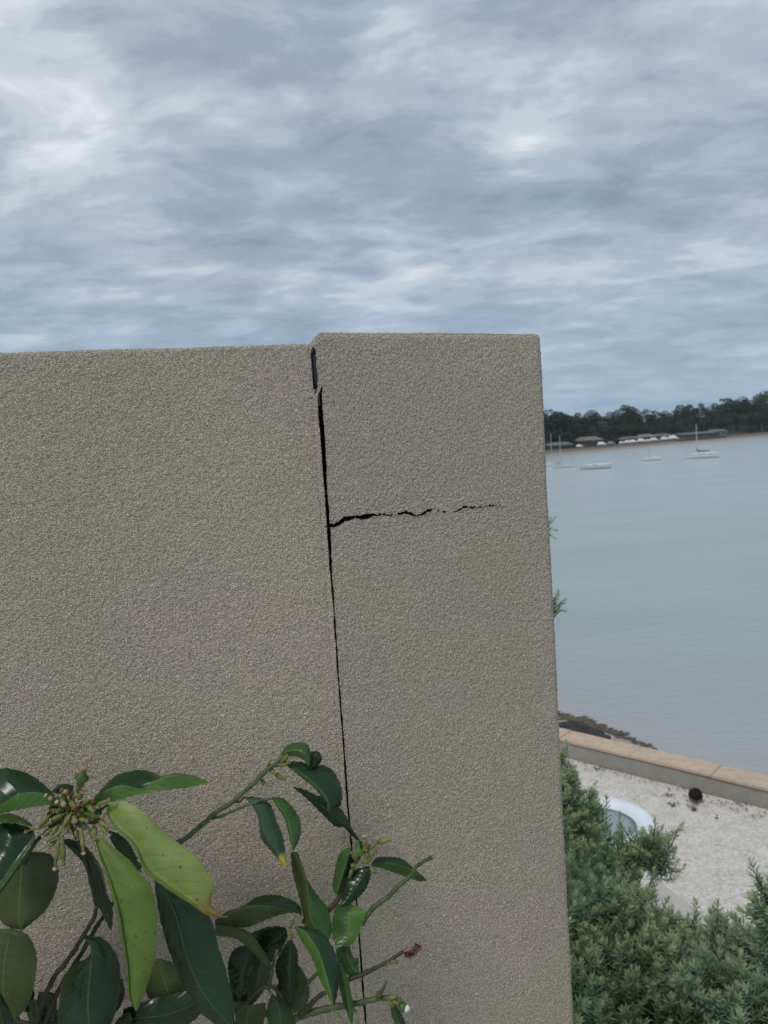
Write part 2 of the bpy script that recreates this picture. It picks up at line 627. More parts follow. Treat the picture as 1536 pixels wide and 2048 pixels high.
# ------------------------------------------------------------------ the cracked stucco wall
CRACK_A = [(626, 698, 5), (626, 706, 10), (624, 720, 14), (625, 735, 15), (627, 750, 14), (629, 765, 12), (630, 777, 8), (629, 788, 2)]
CRACK_B = [(644, 776, 2), (640, 790, 7), (640, 810, 8), (642, 840, 8.5), (645, 870, 8.5), (647, 900, 8), (649, 930, 7.5), (650, 960, 6), (652, 985, 5), (654, 1010, 5.5),
           (656, 1040, 6), (658, 1070, 7), (660, 1100, 6.5), (661, 1130, 5), (663, 1155, 4), (665, 1180, 4.5), (667, 1205, 2.8), (669, 1240, 3.0), (671, 1270, 3.4), (673, 1290, 2.5),
           (675, 1330, 4.2), (678, 1370, 3.5), (682, 1420, 3.2), (686, 1470, 3.2), (690, 1530, 3.0), (694, 1590, 3.2), (699, 1650, 3.4), (704, 1700, 3.2), (711, 1770, 3),
           (716, 1840, 3.2), (721, 1910, 3.8), (727, 1990, 3.8), (732, 2048, 3.8), (740, 2150, 4)]
CRACK_C = [(655, 1053, 8), (668, 1051, 8), (680, 1046, 4), (688, 1039, 7), (700, 1036, 9), (712, 1034, 7), (722, 1036, 9), (735, 1033, 10), (745, 1030, 6), (755, 1031, 3.2), (765, 1029, 3.6), (775, 1031, 2.6),
           (785, 1030, 3), (795, 1028, 4.5), (803, 1027, 7.5), (812, 1025, 8), (820, 1028, 2.2), (832, 1032, 1.6), (842, 1030, 2), (847, 1027, 6.5), (855, 1022, 4.6), (865, 1020, 3.4), (875, 1021, 1.6), (885, 1024, 2.2),
           (900, 1024, 2.2), (915, 1022, 1.6), (930, 1014, 2.2), (945, 1015, 1.5), (970, 1013, 1.3), (995, 1011, 1.0), (1010, 1010, 0.4)]
HAIR = [(706, 682, 2.2), (705, 676, 2.2)]


CRACK_C = [(x, y, w*(0.85 if x < 750 else 0.58)) for x, y, w in CRACK_C]
CRACK_B = [(x, y, w*(1.0 if y < 1100 else 0.85)) for x, y, w in CRACK_B]


def crack_depth(X, Y, line, P, amp=0.35):
    """signed measure: >0 inside the crack"""
    best = np.full(len(X), -99.0)
    for (x0, y0, w0), (x1, y1, w1) in zip(line[:-1], line[1:]):
        dx, dy = x1-x0, y1-y0
        L = dx*dx+dy*dy
        t = np.clip(((X-x0)*dx+(Y-y0)*dy)/L, 0, 1)
        d = np.hypot(X-(x0+t*dx), Y-(y0+t*dy))
        w = (w0+t*(w1-w0))*0.52
        best = np.maximum(best, w-d)
    return best


def rounded_box(O, wv, dv, Wd, Dp, Z0, Z1, us, zs, vs_, r, name, cracks, parent, chip=0):
    """box with faces gridded at us/zs/vs, edges rounded by r, grained by real displacement"""
    Vs, Qs, Ms, off = [], [], [], 0
    wv, dv = np.array(wv), np.array(dv)
    side_n = np.array([wv[1], -wv[0]])

    def face(A, B, kind):
        nonlocal off
        a, b = np.meshgrid(A, B, indexing='ij')
        a, b = a.ravel(), b.ravel()
        if kind == 'front': L = np.stack([a, a*0, b], 1)
        elif kind == 'back': L = np.stack([a, a*0+Dp, b], 1)
        elif kind == 'top': L = np.stack([a, b, a*0+Z1], 1)
        elif kind == 'left': L = np.stack([a*0, a, b], 1)
        else: L = np.stack([a*0+Wd, a, b], 1)
        lo = np.array([r, r, Z0-1])
        hi = np.array([Wd-r, Dp-r, Z1-r])
        inner = np.clip(L, lo, hi)
        dlt = L-inner
        nn = np.linalg.norm(dlt, axis=1, keepdims=True)
        nrm = dlt/np.maximum(nn, 1e-9)
        Lr = inner+nrm*r
        if chip:   # the worn top left corner drops to the height of the panel
            k = np.clip(1-Lr[:, 0]/chip, 0, 1)*(ZT_-ZP_+0.002)
            Lr[:, 2] -= k*np.clip((Lr[:, 2]-(Z1-0.06))/0.06, 0, 1)
        # push wide areas back to the plane (inner clip already gives exact plane at r)
        W3 = np.zeros_like(Lr)
        W3[:, 0] = O[0]+Lr[:, 0]*wv[0]+Lr[:, 1]*dv[0]
        W3[:, 1] = O[1]+Lr[:, 0]*wv[1]+Lr[:, 1]*dv[1]
        W3[:, 2] = Lr[:, 2]
        nw = np.zeros_like(nrm)
        nw[:, 0] = nrm[:, 0]*wv[0]-nrm[:, 1]*(-dv[0])
        nw[:, 1] = nrm[:, 0]*wv[1]+nrm[:, 1]*dv[1]
        nw[:, 2] = nrm[:, 2]
        nw /= np.maximum(np.linalg.norm(nw, axis=1, keepdims=True), 1e-9)
        # grain
        wr = W3+0.0012*(np.stack([vnoise(W3+7, 260), vnoise(W3+3, 260), vnoise(W3+5, 260)], 1)-0.5)
        h = (vnoise(W3, 430)-0.5)*0.0017+(vnoise(W3, 60)-0.5)*0.0006+(vnoise(W3, 12)-0.5)*0.0016
        disp = h.copy()
        dele = np.zeros(len(h), bool)
        ins = np.zeros(len(h), bool)
        if kind in ('front', 'left'):
            X, Y = project(W3)
            jag = (vnoise(W3, 300)-0.5)*2.2+(vnoise(W3, 110)-0.5)*2.4
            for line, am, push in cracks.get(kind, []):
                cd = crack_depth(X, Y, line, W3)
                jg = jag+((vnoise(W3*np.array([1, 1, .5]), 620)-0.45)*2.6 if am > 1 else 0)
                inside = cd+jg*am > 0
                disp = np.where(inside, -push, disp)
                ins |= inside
                dele |= (cd+jg*am > 1.1)
                lip = (cd > -3) & ~inside
                disp = np.where(lip, disp+(vnoise(W3, 500)-0.35)*0.0014, disp)
        W3 = W3+nw*disp[:, None]
        idx = np.arange(len(A)*len(B)).reshape(len(A), len(B))
        Q = np.stack([idx[:-1, :-1], idx[1:, :-1], idx[1:, 1:], idx[:-1, 1:]], -1).reshape(-1, 4)
        Q = Q[~dele[Q].all(1)]
        if kind in ('back', 'left'):
            Q = Q[:, ::-1]
        Vs.append(W3)
        Qs.append(Q+off)
        Ms.append((ins[Q].sum(1) >= 2).astype(np.int32))  # groove walls take the dark crack colour, shade painted in
        off += len(W3)
    face(us, zs, 'front')
    face(us, vs_, 'top')
    face(vs_, zs, 'left')
    face(vs_[::1], zs[::1], 'right')
    cu = np.unique(np.concatenate([us[::30], us[-1:], us[:1]]))
    cz = np.unique(np.concatenate([zs[::30], zs[-1:], zs[:1]]))
    face(cu, cz, 'back')
    V = np.concatenate(Vs)
    Q = np.concatenate(Qs)
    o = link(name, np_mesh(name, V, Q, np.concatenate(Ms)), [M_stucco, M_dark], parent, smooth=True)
    return o


def steps(segs):
    out = []
    for a, b, s in segs:
        out.append(np.arange(a, b-1e-6, s))
    out.append(np.array([segs[-1][1]]))
    return np.concatenate(out)


ZT_, ZP_ = CZ+0.15, CZ+0.15*0.9130


def build_wall():
    wall = empty('stucco_wall', (-0.2, 1.12, 5.9), world=True)
    tag(wall, 'beige rough stucco garden wall with a cracked end pillar beside the bay', 'wall')
    ZT = CZ+0.15
    a1 = math.radians(15.31)
    w1 = (math.cos(a1), math.sin(a1))
    d1 = (-math.sin(a1), math.cos(a1))
    a2 = math.radians(25.87)
    w2 = (math.cos(a2), math.sin(a2))
    EXT = 0.0125
    O2 = np.array([-0.0715, 1.0008])-np.array(w2)*EXT
    # panel: stops against the pillar, a few millimetres behind its face
    Lf = 2.4
    ZP = CZ+0.15*0.9130
    Pr = np.array([-0.0905, 1.0960])*0.9130+np.array(w1)*0.004
    O1 = Pr-np.array(w1)*Lf
    gr = 0.00145
    us = steps([(0, Lf-0.62, 0.02), (Lf-0.62, Lf, gr)])
    zs = steps([(5.9, CZ-0.83, 0.03), (CZ-0.83, ZP, gr)])
    vs_ = steps([(0, 0.03, 0.002), (0.03, 0.2, 0.02)])
    rounded_box(O1, w1, d1, Lf, 0.2, 5.9, ZP, us, zs, vs_, 0.005, 'panel', {}, wall)
    # end pillar, standing proud of the panel
    d2 = np.array([-0.078, 0.997])
    Wp = 0.3570+EXT
    us = steps([(0, 0.030, 0.0005), (0.030, Wp, 0.00105)])
    # rows: fine around the horizontal crack
    zs = steps([(5.9, CZ-0.95, 0.03), (CZ-0.95, CZ-0.15, 0.0014), (CZ-0.15, CZ-0.07, 0.0006), (CZ-0.07, ZT, 0.0014)])
    vs_ = steps([(0, 0.11, 0.0015), (0.11, 0.26, 0.012)])
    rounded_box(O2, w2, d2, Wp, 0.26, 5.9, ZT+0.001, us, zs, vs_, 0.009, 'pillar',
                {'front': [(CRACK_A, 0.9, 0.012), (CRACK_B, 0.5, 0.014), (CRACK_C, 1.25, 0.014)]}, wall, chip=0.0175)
    # added dark box behind the cracks; its colour stands for their deep shade
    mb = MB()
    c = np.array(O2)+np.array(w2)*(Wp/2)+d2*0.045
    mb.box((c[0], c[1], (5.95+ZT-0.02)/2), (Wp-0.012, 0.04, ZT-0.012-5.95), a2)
    mb.build('crack_shade_core', M_dark, wall)
    mb = MB()
    c = np.array(O2)+np.array(w2)*0.0062+d2*0.016
    mb.box((c[0], c[1], CZ+0.095), (0.005, 0.012, 0.075), a2)
    mb.build('joint_filler', noisy('blue_grey_filler', (0.10, 0.13, 0.16), (0.17, 0.20, 0.23), 60, 0.8), wall)


build_wall()


# ------------------------------------------------------------------ sea wall with sandstone caps
def sea_wall():
    w = empty('sea_wall', (s0.x, s0.y, SAND-0.3), world=True)
    tag(w, 'low grey rendered sea wall topped with peach sandstone capping between gravel and water', 'sea wall')
    ang = math.atan2(sw.y, sw.x)
    L0, L1 = -13.0, 17.0
    TOP = SAND+0.33
    mid = (L0+L1)/2
    mb = MB()
    c = s0+sw*mid+sn*0.215
    mb.box((c.x, c.y, TOP-0.045-0.8), (L1-L0, 0.37, 1.6), ang)
    mb.build('wall_body', M_concrete, w)
    m_cap = [noisy('sandstone_'+k, a, b, 7, 0.85, 0.25, 60) for k, a, b in (('peach', (0.50, 0.37, 0.26), (0.60, 0.46, 0.34)), ('pale', (0.54, 0.42, 0.31), (0.64, 0.51, 0.39)), ('buff', (0.47, 0.35, 0.25), (0.58, 0.45, 0.34)))]
    u = L0
    k = 0
    while u < L1-0.2:
        l = random.uniform(1.0, 1.5)
        c = s0+sw*(u+l/2)+sn*0.225
        mb = MB()
        dz = random.uniform(-0.004, 0.004)
        bm = bmesh.new()
        bmesh.ops.create_cube(bm, size=1)
        bmesh.ops.scale(bm, vec=(l-0.004, 0.46, 0.045), verts=bm.verts)
        bmesh.ops.bevel(bm, geom=bm.edges, offset=0.006, segments=2, affect='EDGES')
        me = bpy.data.meshes.new('capstone')
        bm.to_mesh(me)
        bm.free()
        o = link('capstone', me, m_cap[random.choice([0, 0, 1, 2])], w)
        o.location = Vector((c.x, c.y, TOP-0.0225+dz))-Vector(w.location)
        o.rotation_euler = (random.uniform(-.004, .004), random.uniform(-.003, .003), ang+random.uniform(-.003, .003))
        u += l
        k += 1


sea_wall()


# beach wedge, weed line and rocks just outside the sea wall
def beach():
    M_sand = noisy('wet_sand', (0.30, 0.27, 0.25), (0.38, 0.35, 0.33), 3, 0.35, 0.2, 40)
    M_weed = noisy('brown_weed', (0.07, 0.06, 0.035), (0.16, 0.13, 0.08), 6, 0.6, 1.0, 30)
    # wedge edge, where the weed strip lies; read from the picture at water level
    edge = [onz(x, y, 0.02) for x, y in ((700, 1320), (900, 1372), (1050, 1412), (1118, 1431), (1160, 1440), (1200, 1456), (1250, 1474), (1300, 1495), (1330, 1512), (1420, 1545))]
    V, Fc = [], []
    for p in edge:
        q = Vector((p.x, p.y))
        back = q-sn*((q-s0).dot(sn)-0.3)
        V += [(p.x, p.y, 0.006), (back.x, back.y, 0.25)]
    for i in range(len(edge)-1):
        Fc.append((2*i, 2*i+1, 2*i+3, 2*i+2))
    me = bpy.data.meshes.new('wet_beach')
    me.from_pydata(V, [], Fc)
    o = link('wet_beach', me, M_sand)
    o['kind'] = 'structure'
    # weed strip: lumpy low band
    mb = MB()
    for i in range(len(edge)-2):
        a, b = edge[i], edge[i+1]
        n = int((b-a).length/0.12)+2
        for k in range(n):
            p = a.lerp(b, (k+random.random())/n)
            fade = 1.0 if i < 5 else max(0.25, 1-(i-4)*0.26)
            for j in range(4):
                q = p+Vector((random.gauss(0, .10*fade), random.gauss(0, .09*fade), 0.01))
                mb.ball(q, (random.uniform(.10, .25)*fade, random.uniform(.03, .06)*fade, random.uniform(.01, .02)), 6, 3, jit=.3)
    o = mb.build('seaweed_line', M_weed)
    tag(o, 'brown seaweed washed up in a narrow line at the edge of the water', 'seaweed', kind='stuff')
    M_rock = noisy('dark_rock', (0.018, 0.018, 0.02), (0.06, 0.055, 0.055), 3, 0.7, 0.8, 10)
    rocks = [(1128, 1457, .34, 'long dark wet rock at the pillar end of the rocks beyond the sea wall'), (1152, 1458, .36, 'dark wet rock second from the stucco pillar beyond the sea wall'),
             (1176, 1466, .28, 'dark wet rock in the middle of the shore rocks behind the sea wall'), (1193, 1470, .24, 'dark wet rock farthest right in the shore rocks'),
             (1172, 1456, .16, 'small dark rock on the water side of the shore rocks')]
    for x, y, r, lb in rocks:
        p = onz(x, y, 0.25)
        bm = bmesh.new()
        bmesh.ops.create_icosphere(bm, subdivisions=3, radius=1)
        P = np.array([v.co[:] for v in bm.verts])
        h = 0.72+0.6*vnoise(P+x, 1.4)+0.2*vnoise(P+x, 4)
        for v, k in zip(bm.verts, h):
            v.co = v.co*k
        bmesh.ops.scale(bm, vec=(r*1.3, r*.6, r*.5), verts=bm.verts)
        me = bpy.data.meshes.new('rock')
        bm.to_mesh(me)
        bm.free()
        o = link('shore_rock', me, M_rock)
        o.location = (p.x, p.y, 0.18)
        o.rotation_euler = (0, 0, random.uniform(-.6, .2))
        tag(o, lb, 'rock', 'dark rocks on the shore')


beach()


# ------------------------------------------------------------------ things on the gravel
def fire_bowl():
    c = onz(1200, 1640, SAND+0.30)
    t = empty('fire_bowl', (c.x, c.y, SAND))
    tag(t, 'round white bowl with a grey centre standing on the gravel behind the bush', 'fire bowl')
    white = noisy('white_enamel', (0.74, 0.78, 0.84), (0.80, 0.83, 0.88), 3, 0.45)
    prof = [(0.18, 0.0), (0.22, 0.01), (0.34, 0.08), (0.44, 0.18), (0.49, 0.27), (0.50, 0.30), (0.485, 0.312), (0.36, 0.290), (0.345, 0.20)]

    def lathe(pr, m_, name, n=56):
        V, Fc = [], []
        for i, (r, z) in enumerate(pr):
            for k in range(n):
                a = 2*PI*k/n
                V.append((r*1.46*math.cos(a), r*1.46*math.sin(a), z))
        for i in range(len(pr)-1):
            for k in range(n):
                Fc.append((i*n+k, i*n+(k+1) % n, (i+1)*n+(k+1) % n, (i+1)*n+k))
        Fc.append(tuple(range(n))[::-1])
        Fc.append(tuple((len(pr)-1)*n+k for k in range(n)))
        me = bpy.data.meshes.new(name)
        me.from_pydata(V, [], Fc)
        o = link(name, me, m_, t, smooth=False)
        me.polygons.foreach_set('use_smooth', [len(p.vertices) == 4 for p in me.polygons])
        return o
    lathe(prof, white, 'bowl')
    lathe([(0.20, 0.225), (0.31, 0.232), (0.335, 0.24), (0.25, 0.245)], noisy('grey_liner', (0.30, 0.34, 0.36), (0.33, 0.37, 0.39), 3, 0.8), 'liner')


fire_bowl()


def dark_ball():
    c = onz(1391, 1590, SAND+0.11)
    t = empty('ball_succulent', (c.x, c.y, SAND))
    tag(t, 'small dark reddish brown round plant growing alone on the white gravel', 'plant')
    m_ = noisy('dark_red_leaf', (0.030, 0.020, 0.016), (0.080, 0.050, 0.040), 20, 0.7)
    core = MB()
    core.ball((0, 0, 0.11), 0.08, 10, 7, jit=.08)
    core.build('core', m_, t)
    mb = MB()
    for k in range(700):
        a, z = random.uniform(0, 2*PI), random.uniform(-0.6, 1)
        q = math.sqrt(1-z*z)
        n = Vector((q*math.cos(a), q*math.sin(a), z))
        s_ = n.cross(Vector((random.gauss(0, 1), random.gauss(0, 1), random.gauss(0, 1)))).normalized()
        b = Vector((0, 0, 0.11))+n*0.06
        l = random.uniform(.035, .06)
        mb.add([b-s_*.004, b+n*l*.6+s_*.008, b+n*l, b+n*l*.6-s_*.008], [(0, 1, 2, 3)])
    mb.build('foliage', m_, t)


dark_ball()
for i, (x, y, r) in enumerate([(1388, 1617, .045), (1345, 1610, .035)]):
    c = onz(x, y, SAND+0.03)
    t = empty('weed_tuft', (c.x, c.y, SAND))
    tag(t, ['small dry weed tuft on the gravel directly below the dark round plant', 'small dry weed tuft on the gravel left of the dark round plant'][i], 'weed tuft', 'dry tufts on the gravel')
    m_ = noisy('dry_tuft', (0.10, 0.08, 0.06), (0.22, 0.19, 0.14), 30)
    mb = MB()
    mb.ball((0, 0, .012), (r*.7, r*.6, .022), 8, 5, jit=.25)
    mb.build('core', m_, t)
    mb = MB()
    for k in range(70):
        a = random.uniform(0, 2*PI)
        u_ = Vector((math.cos(a), math.sin(a), random.uniform(.1, .9))).normalized()
        s_ = Vector((-math.sin(a), math.cos(a), 0))*.004
        b0 = Vector((0, 0, .015))
        mb.add([b0-s_, b0+s_, b0+u_*random.uniform(r, r*1.9)], [(0, 1, 2)])
    mb.build('foliage', m_, t)


# low rendered garden wall whose corner shows between the bushes
def low_wall():
    TOPZ = SAND+0.55
    A = onz(1313, 1757, TOPZ)      # corner
    B = onz(1440, 1852, TOPZ)
    d1 = Vector((B.x-A.x, B.y-A.y)).normalized()
    C_ = onz(1235, 1790, TOPZ)
    d2 = Vector((C_.x-A.x, C_.y-A.y)).normalized()
    t = empty('garden_wall', (A.x, A.y, SAND-0.1), world=True)
    tag(t, 'smooth grey beige rendered garden wall corner showing between the bushes', 'garden wall')
    m_ = noisy('smooth_render', (0.44, 0.41, 0.375), (0.50, 0.465, 0.43), 4, 0.9, 0.15, 90)
    a = Vector((A.x, A.y))
    p = [a, a+d1*2.4, a+d1*2.4+d2*1.6, a+d2*1.6]
    P = [(q.x, q.y, SAND-0.1) for q in p]+[(q.x, q.y, TOPZ) for q in p]
    bm = bmesh.new()
    vs_ = [bm.verts.new(q) for q in P]
    for f in ((3, 2, 1, 0), (4, 5, 6, 7), (0, 1, 5, 4), (1, 2, 6, 5), (2, 3, 7, 6), (3, 0, 4, 7)):
        bm.faces.new([vs_[i] for i in f])
    bmesh.ops.recalc_face_normals(bm, faces=bm.faces)
    bmesh.ops.bevel(bm, geom=bm.edges, offset=0.012, segments=2, affect='EDGES')
    me = bpy.data.meshes.new('wall_body')
    bm.to_mesh(me)
    bm.free()
    link('wall_body', me, m_, t)


low_wall()


# ------------------------------------------------------------------ far shore
def far_shore():
    # waterline of the far beach, read at several pixels, continued to both sides
    wl_ = [onz(x, y, 0) for x, y in ((1087, 913), (1160, 906), (1240, 899), (1330, 891), (1430, 882), (1536, 873))]
    pts = [Vector((p.x, p.y)) for p in wl_]
    dl = (pts[0]-pts[1]).normalized()
    dr = (pts[-1]-pts[-2]).normalized()
    pts = [pts[0]+dl*420+Vector((0, 120)), pts[0]+dl*180+Vector((0, 30))]+pts+[pts[-1]+dr*150, pts[-1]+dr*500]
    return pts


shore = far_shore()


def shore_at(x, y):
    """closest point parameter: returns distance inland (positive away from the water)"""
    p = Vector((x, y))
    best, sg = 1e9, 0
    for a, b in zip(shore[:-1], shore[1:]):
        d = b-a
        t = max(0, min(1, (p-a).dot(d)/d.length_squared))
        q = a+d*t
        dist = (p-q).length
        if dist < best:
            best = dist
            n = Vector((-d.y, d.x)).normalized()
            if n.y < 0:
                n = -n
            sg = (p-q).dot(n)
    return best if sg >= 0 else -best


def land_z(x, y):
    d = shore_at(x, y)
    if d < 0:
        return max(-3, d*0.2)
    # beach, flat strip, then the hill that is higher to the right
    z = min(d*0.13, 1.5)
    hill = 7+5*min(1, max(0, (x-60)/190))
    z += hill*min(1, max(0, (d-24)/70))**1.0
    return z


def far_land():
    gx = np.linspace(-420, 760, 120)
    gy = np.linspace(150, 1150, 130)
    P = np.array([(x, y, land_z(x, y)) for x in gx for y in gy])
    P[:, 2] += (vnoise(P, 0.05)-0.5)*1.2*(P[:, 2] > 2)
    idx = np.arange(len(gx)*len(gy)).reshape(len(gx), len(gy))
    Q = np.stack([idx[:-1, :-1], idx[1:, :-1], idx[1:, 1:], idx[:-1, 1:]], -1).reshape(-1, 4)
    m_ = mat('hill_ground', (0.05, 0.07, 0.04), 0.95)
    nt = m_.node_tree
    ge = nt.nodes.new('ShaderNodeNewGeometry')
    sp = nt.nodes.new('ShaderNodeSeparateXYZ')
    nt.links.new(ge.outputs['Position'], sp.inputs[0])
    r = ramp(nt.nodes, [(0.0, (0.27, 0.22, 0.18)), (0.22, (0.32, 0.265, 0.22)), (0.34, (0.17, 0.145, 0.125)), (0.66, (0.12, 0.10, 0.08)), (0.8, (0.02, 0.026, 0.016))])
    mr = N(nt.nodes, 'ShaderNodeMapRange')
    mr.inputs['From Min'].default_value = 0
    mr.inputs['From Max'].default_value = 2.2
    nt.links.new(sp.outputs[2], mr.inputs['Value'])
    nt.links.new(mr.outputs[0], r.inputs[0])
    nt.links.new(r.outputs[0], nt.nodes['Principled BSDF'].inputs['Base Color'])
    o = link('far_hill', np_mesh('far_hill', P, Q), m_, smooth=True)
    o['kind'] = 'structure'


far_land()


def ray_land(x, y, d0=150, d1=900):
    """march a pixel ray onto the far land"""
    v = Rn @ np.array([(x-768)/F, -(y-1024)/F, -1.0])
    for d in np.arange(d0, d1, 1.5):
        X, Y, Z = v[0]*d, v[1]*d, CZ+v[2]*d
        if Z <= land_z(X, Y) and shore_at(X, Y) > 0:
            return Vector((X, Y, land_z(X, Y))), d
    return None, None


def at_depth_inland(x, inland):
    """point on the far land in pixel column x (at the horizon), so many metres inland"""
    y = 866-(x-1300)*0.0668
    v = Rn @ np.array([(x-768)/F, -(y-1024)/F, -1.0])
    for d in np.arange(200, 900, 2):
        if shore_at(v[0]*d, v[1]*d) >= inland:
            return Vector((v[0]*d, v[1]*d, land_z(v[0]*d, v[1]*d))), d
    return None, None


M_bark = noisy('grey_bark', (0.10, 0.085, 0.07), (0.20, 0.17, 0.15), 3, 0.9)


def leaf_mat(name, c, c2, rough=0.6, trans=0.25, vcol=True):
    m_ = mat(name, c, rough, 0.3)
    nt = m_.node_tree
    b = nt.nodes['Principled BSDF']
    at = nt.nodes.new('ShaderNodeAttribute')
    at.attribute_name = 'tone'
    mx = N(nt.nodes, 'ShaderNodeMix', data_type='RGBA')
    mx.inputs[6].default_value = (*c, 1)
    mx.inputs[7].default_value = (*c2, 1)
    nt.links.new(at.outputs['Fac'], mx.inputs[0])
    nt.links.new(mx.outputs[2], b.inputs['Base Color'])
    if trans:
        tr = nt.nodes.new('ShaderNodeBsdfTranslucent')
        nt.links.new(mx.outputs[2], tr.inputs[0])
        ms = nt.nodes.new('ShaderNodeMixShader')
        ms.inputs[0].default_value = trans
        nt.links.new(b.outputs[0], ms.inputs[1])
        nt.links.new(tr.outputs[0], ms.inputs[2])
        nt.links.new(ms.outputs[0], nt.nodes['Material Output'].inputs[0])
    return m_


FOL = [leaf_mat('foliage_dark', (0.018, 0.034, 0.020), (0.055, 0.085, 0.038), 0.8, 0.15), leaf_mat('foliage_blue_green', (0.020, 0.040, 0.028), (0.065, 0.09, 0.055), 0.8, 0.15),
       leaf_mat('foliage_mid', (0.032, 0.058, 0.018), (0.09, 0.125, 0.045), 0.8, 0.15), leaf_mat('foliage_brownish', (0.035, 0.034, 0.03), (0.08, 0.07, 0.055), 0.8, 0.15)]


def tone_attr(me, vals):
    a = me.attributes.new('tone', 'FLOAT', 'POINT')
    a.data.foreach_set('value', np.asarray(vals, dtype=np.float32))


def crown_mesh(seed, lobes, n, sz):
    """many leaf clump faces spread through several lobes"""
    r = np.random.default_rng(seed)
    V, T = [], []
    wts = np.array([l[3]**2 for l in lobes])
    wts = wts/wts.sum()
    for k in range(n):
        cx, cy, cz, rr, fl = lobes[r.choice(len(lobes), p=wts)]
        d = r.normal(size=3)
        d /= np.linalg.norm(d)
        q = r.uniform(0.55, 1.05)
        p = np.array([cx, cy, cz])+d*rr*q*np.array([1, 1, fl])
        a = r.normal(size=3); a /= np.linalg.norm(a)
        b = np.cross(a, r.normal(size=3)); b /= np.linalg.norm(b)
        s_ = sz*r.uniform(0.5, 1.3)
        V += [p-a*s_, p+b*s_*.6, p+a*s_, p-b*s_*.6]
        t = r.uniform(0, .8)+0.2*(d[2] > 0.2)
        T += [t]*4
    V = np.array(V)
    Q = np.arange(len(V)).reshape(-1, 4)
    me = np_mesh('crown', V, Q)
    tone_attr(me, T)
    return me


def tree_proto(kind, seed):
    """unit tree, height about 1; returns (trunk mesh, crown mesh)"""
    R_ = random.Random(seed)
    tr = MB()
    lob = []
    if kind == 'gum':        # open crown on visible limbs
        tr.tube([(0, 0, -0.05), (0.01, 0, .25), (-.02, .01, .5), (0.0, 0, .7)], [.022, .018, .014, .008], 6)
        for k in range(7):
            a = R_.uniform(0, 6.28); l = R_.uniform(.12, .27); z0 = R_.uniform(.35, .62)
            e = (math.cos(a)*l, math.sin(a)*l, z0+R_.uniform(.14, .3))
            tr.tube([(0, 0, z0), (e[0]*.5, e[1]*.5, z0+(e[2]-z0)*.6), e], [.011, .008, .004], 5)
            lob.append((e[0], e[1], e[2], R_.uniform(.09, .14), .6))
        lob.append((0, 0, .86, .15, .6))
    elif kind == 'round':
        tr.tube([(0, 0, -0.05), (0.01, 0, .3), (0, .01, .6)], [.03, .024, .012], 6)
        for k in range(9):
            a = R_.uniform(0, 6.28); l = R_.uniform(.08, .24); z = R_.uniform(.4, .82)
            tr.tube([(0, 0, z-.2), (math.cos(a)*l, math.sin(a)*l, z)], [.012, .005], 5)
            lob.append((math.cos(a)*l, math.sin(a)*l, z, R_.uniform(.12, .18), .8))
        lob.append((0, 0, .8, .19, .8))
    elif kind == 'pine':     # dense, narrower with layered lobes
        tr.tube([(0, 0, -0.05), (0, 0.01, .5), (0, 0, .95)], [.025, .018, .004], 6)
        for k in range(11):
            z = .22+.07*k; rr = .22*(1-z)+.06
            a = R_.uniform(0, 6.28)
            lob.append((math.cos(a)*rr*.5, math.sin(a)*rr*.5, z, rr, .55))
    else:                    # low bush
        tr.tube([(0, 0, -0.05), (0.02, 0, .3)], [.03, .012], 5)
        for k in range(7):
            a = R_.uniform(0, 6.28); l = R_.uniform(.2, .5)
            lob.append((math.cos(a)*l, math.sin(a)*l, R_.uniform(.3, .6), R_.uniform(.25, .4), .8))
    tm = bpy.data.meshes.new('trunk')
    tm.from_pydata(tr.v, [], tr.f)
    tm.materials.append(M_bark)
    n = {'gum': 1300, 'round': 1800, 'pine': 1500, 'bush': 900}[kind]
    cm = crown_mesh(seed, lob, n, {'gum': .020, 'round': .022, 'pine': .020, 'bush': .05}[kind])
    return tm, cm


protos = {}
for kd, sds in (('gum', (1, 2, 3)), ('round', (4, 5, 6)), ('pine', (7, 8)), ('bush', (9, 10))):
    for sd_ in sds:
        tm, cm = tree_proto(kd, sd_)
        for fi in range(4):
            c2 = cm.copy()
            c2.materials.append(FOL[fi])
            protos.setdefault(kd, {}).setdefault(fi, []).append((tm, c2))


def place_tree(kind, base, h, label, fi=0, wide=1.0, group='trees along the far shore', cat='tree', name=None):
    tm, cm = random.choice(protos[kind][fi])
    t = empty(name or {'gum': 'gum_tree', 'round': 'shade_tree', 'pine': 'pine_tree', 'bush': 'shore_bush'}[kind], base, random.uniform(0, 6.28))
    t.scale = (h*wide, h*wide, h)
    tag(t, label, cat, group)
    for nm, me in (('trunk', tm), ('crown', cm)):
        o = bpy.data.objects.new(nm, me)
        col.objects.link(o)
        o.parent = t


PX = lambda d: d/F    # metres per photo pixel at distance d
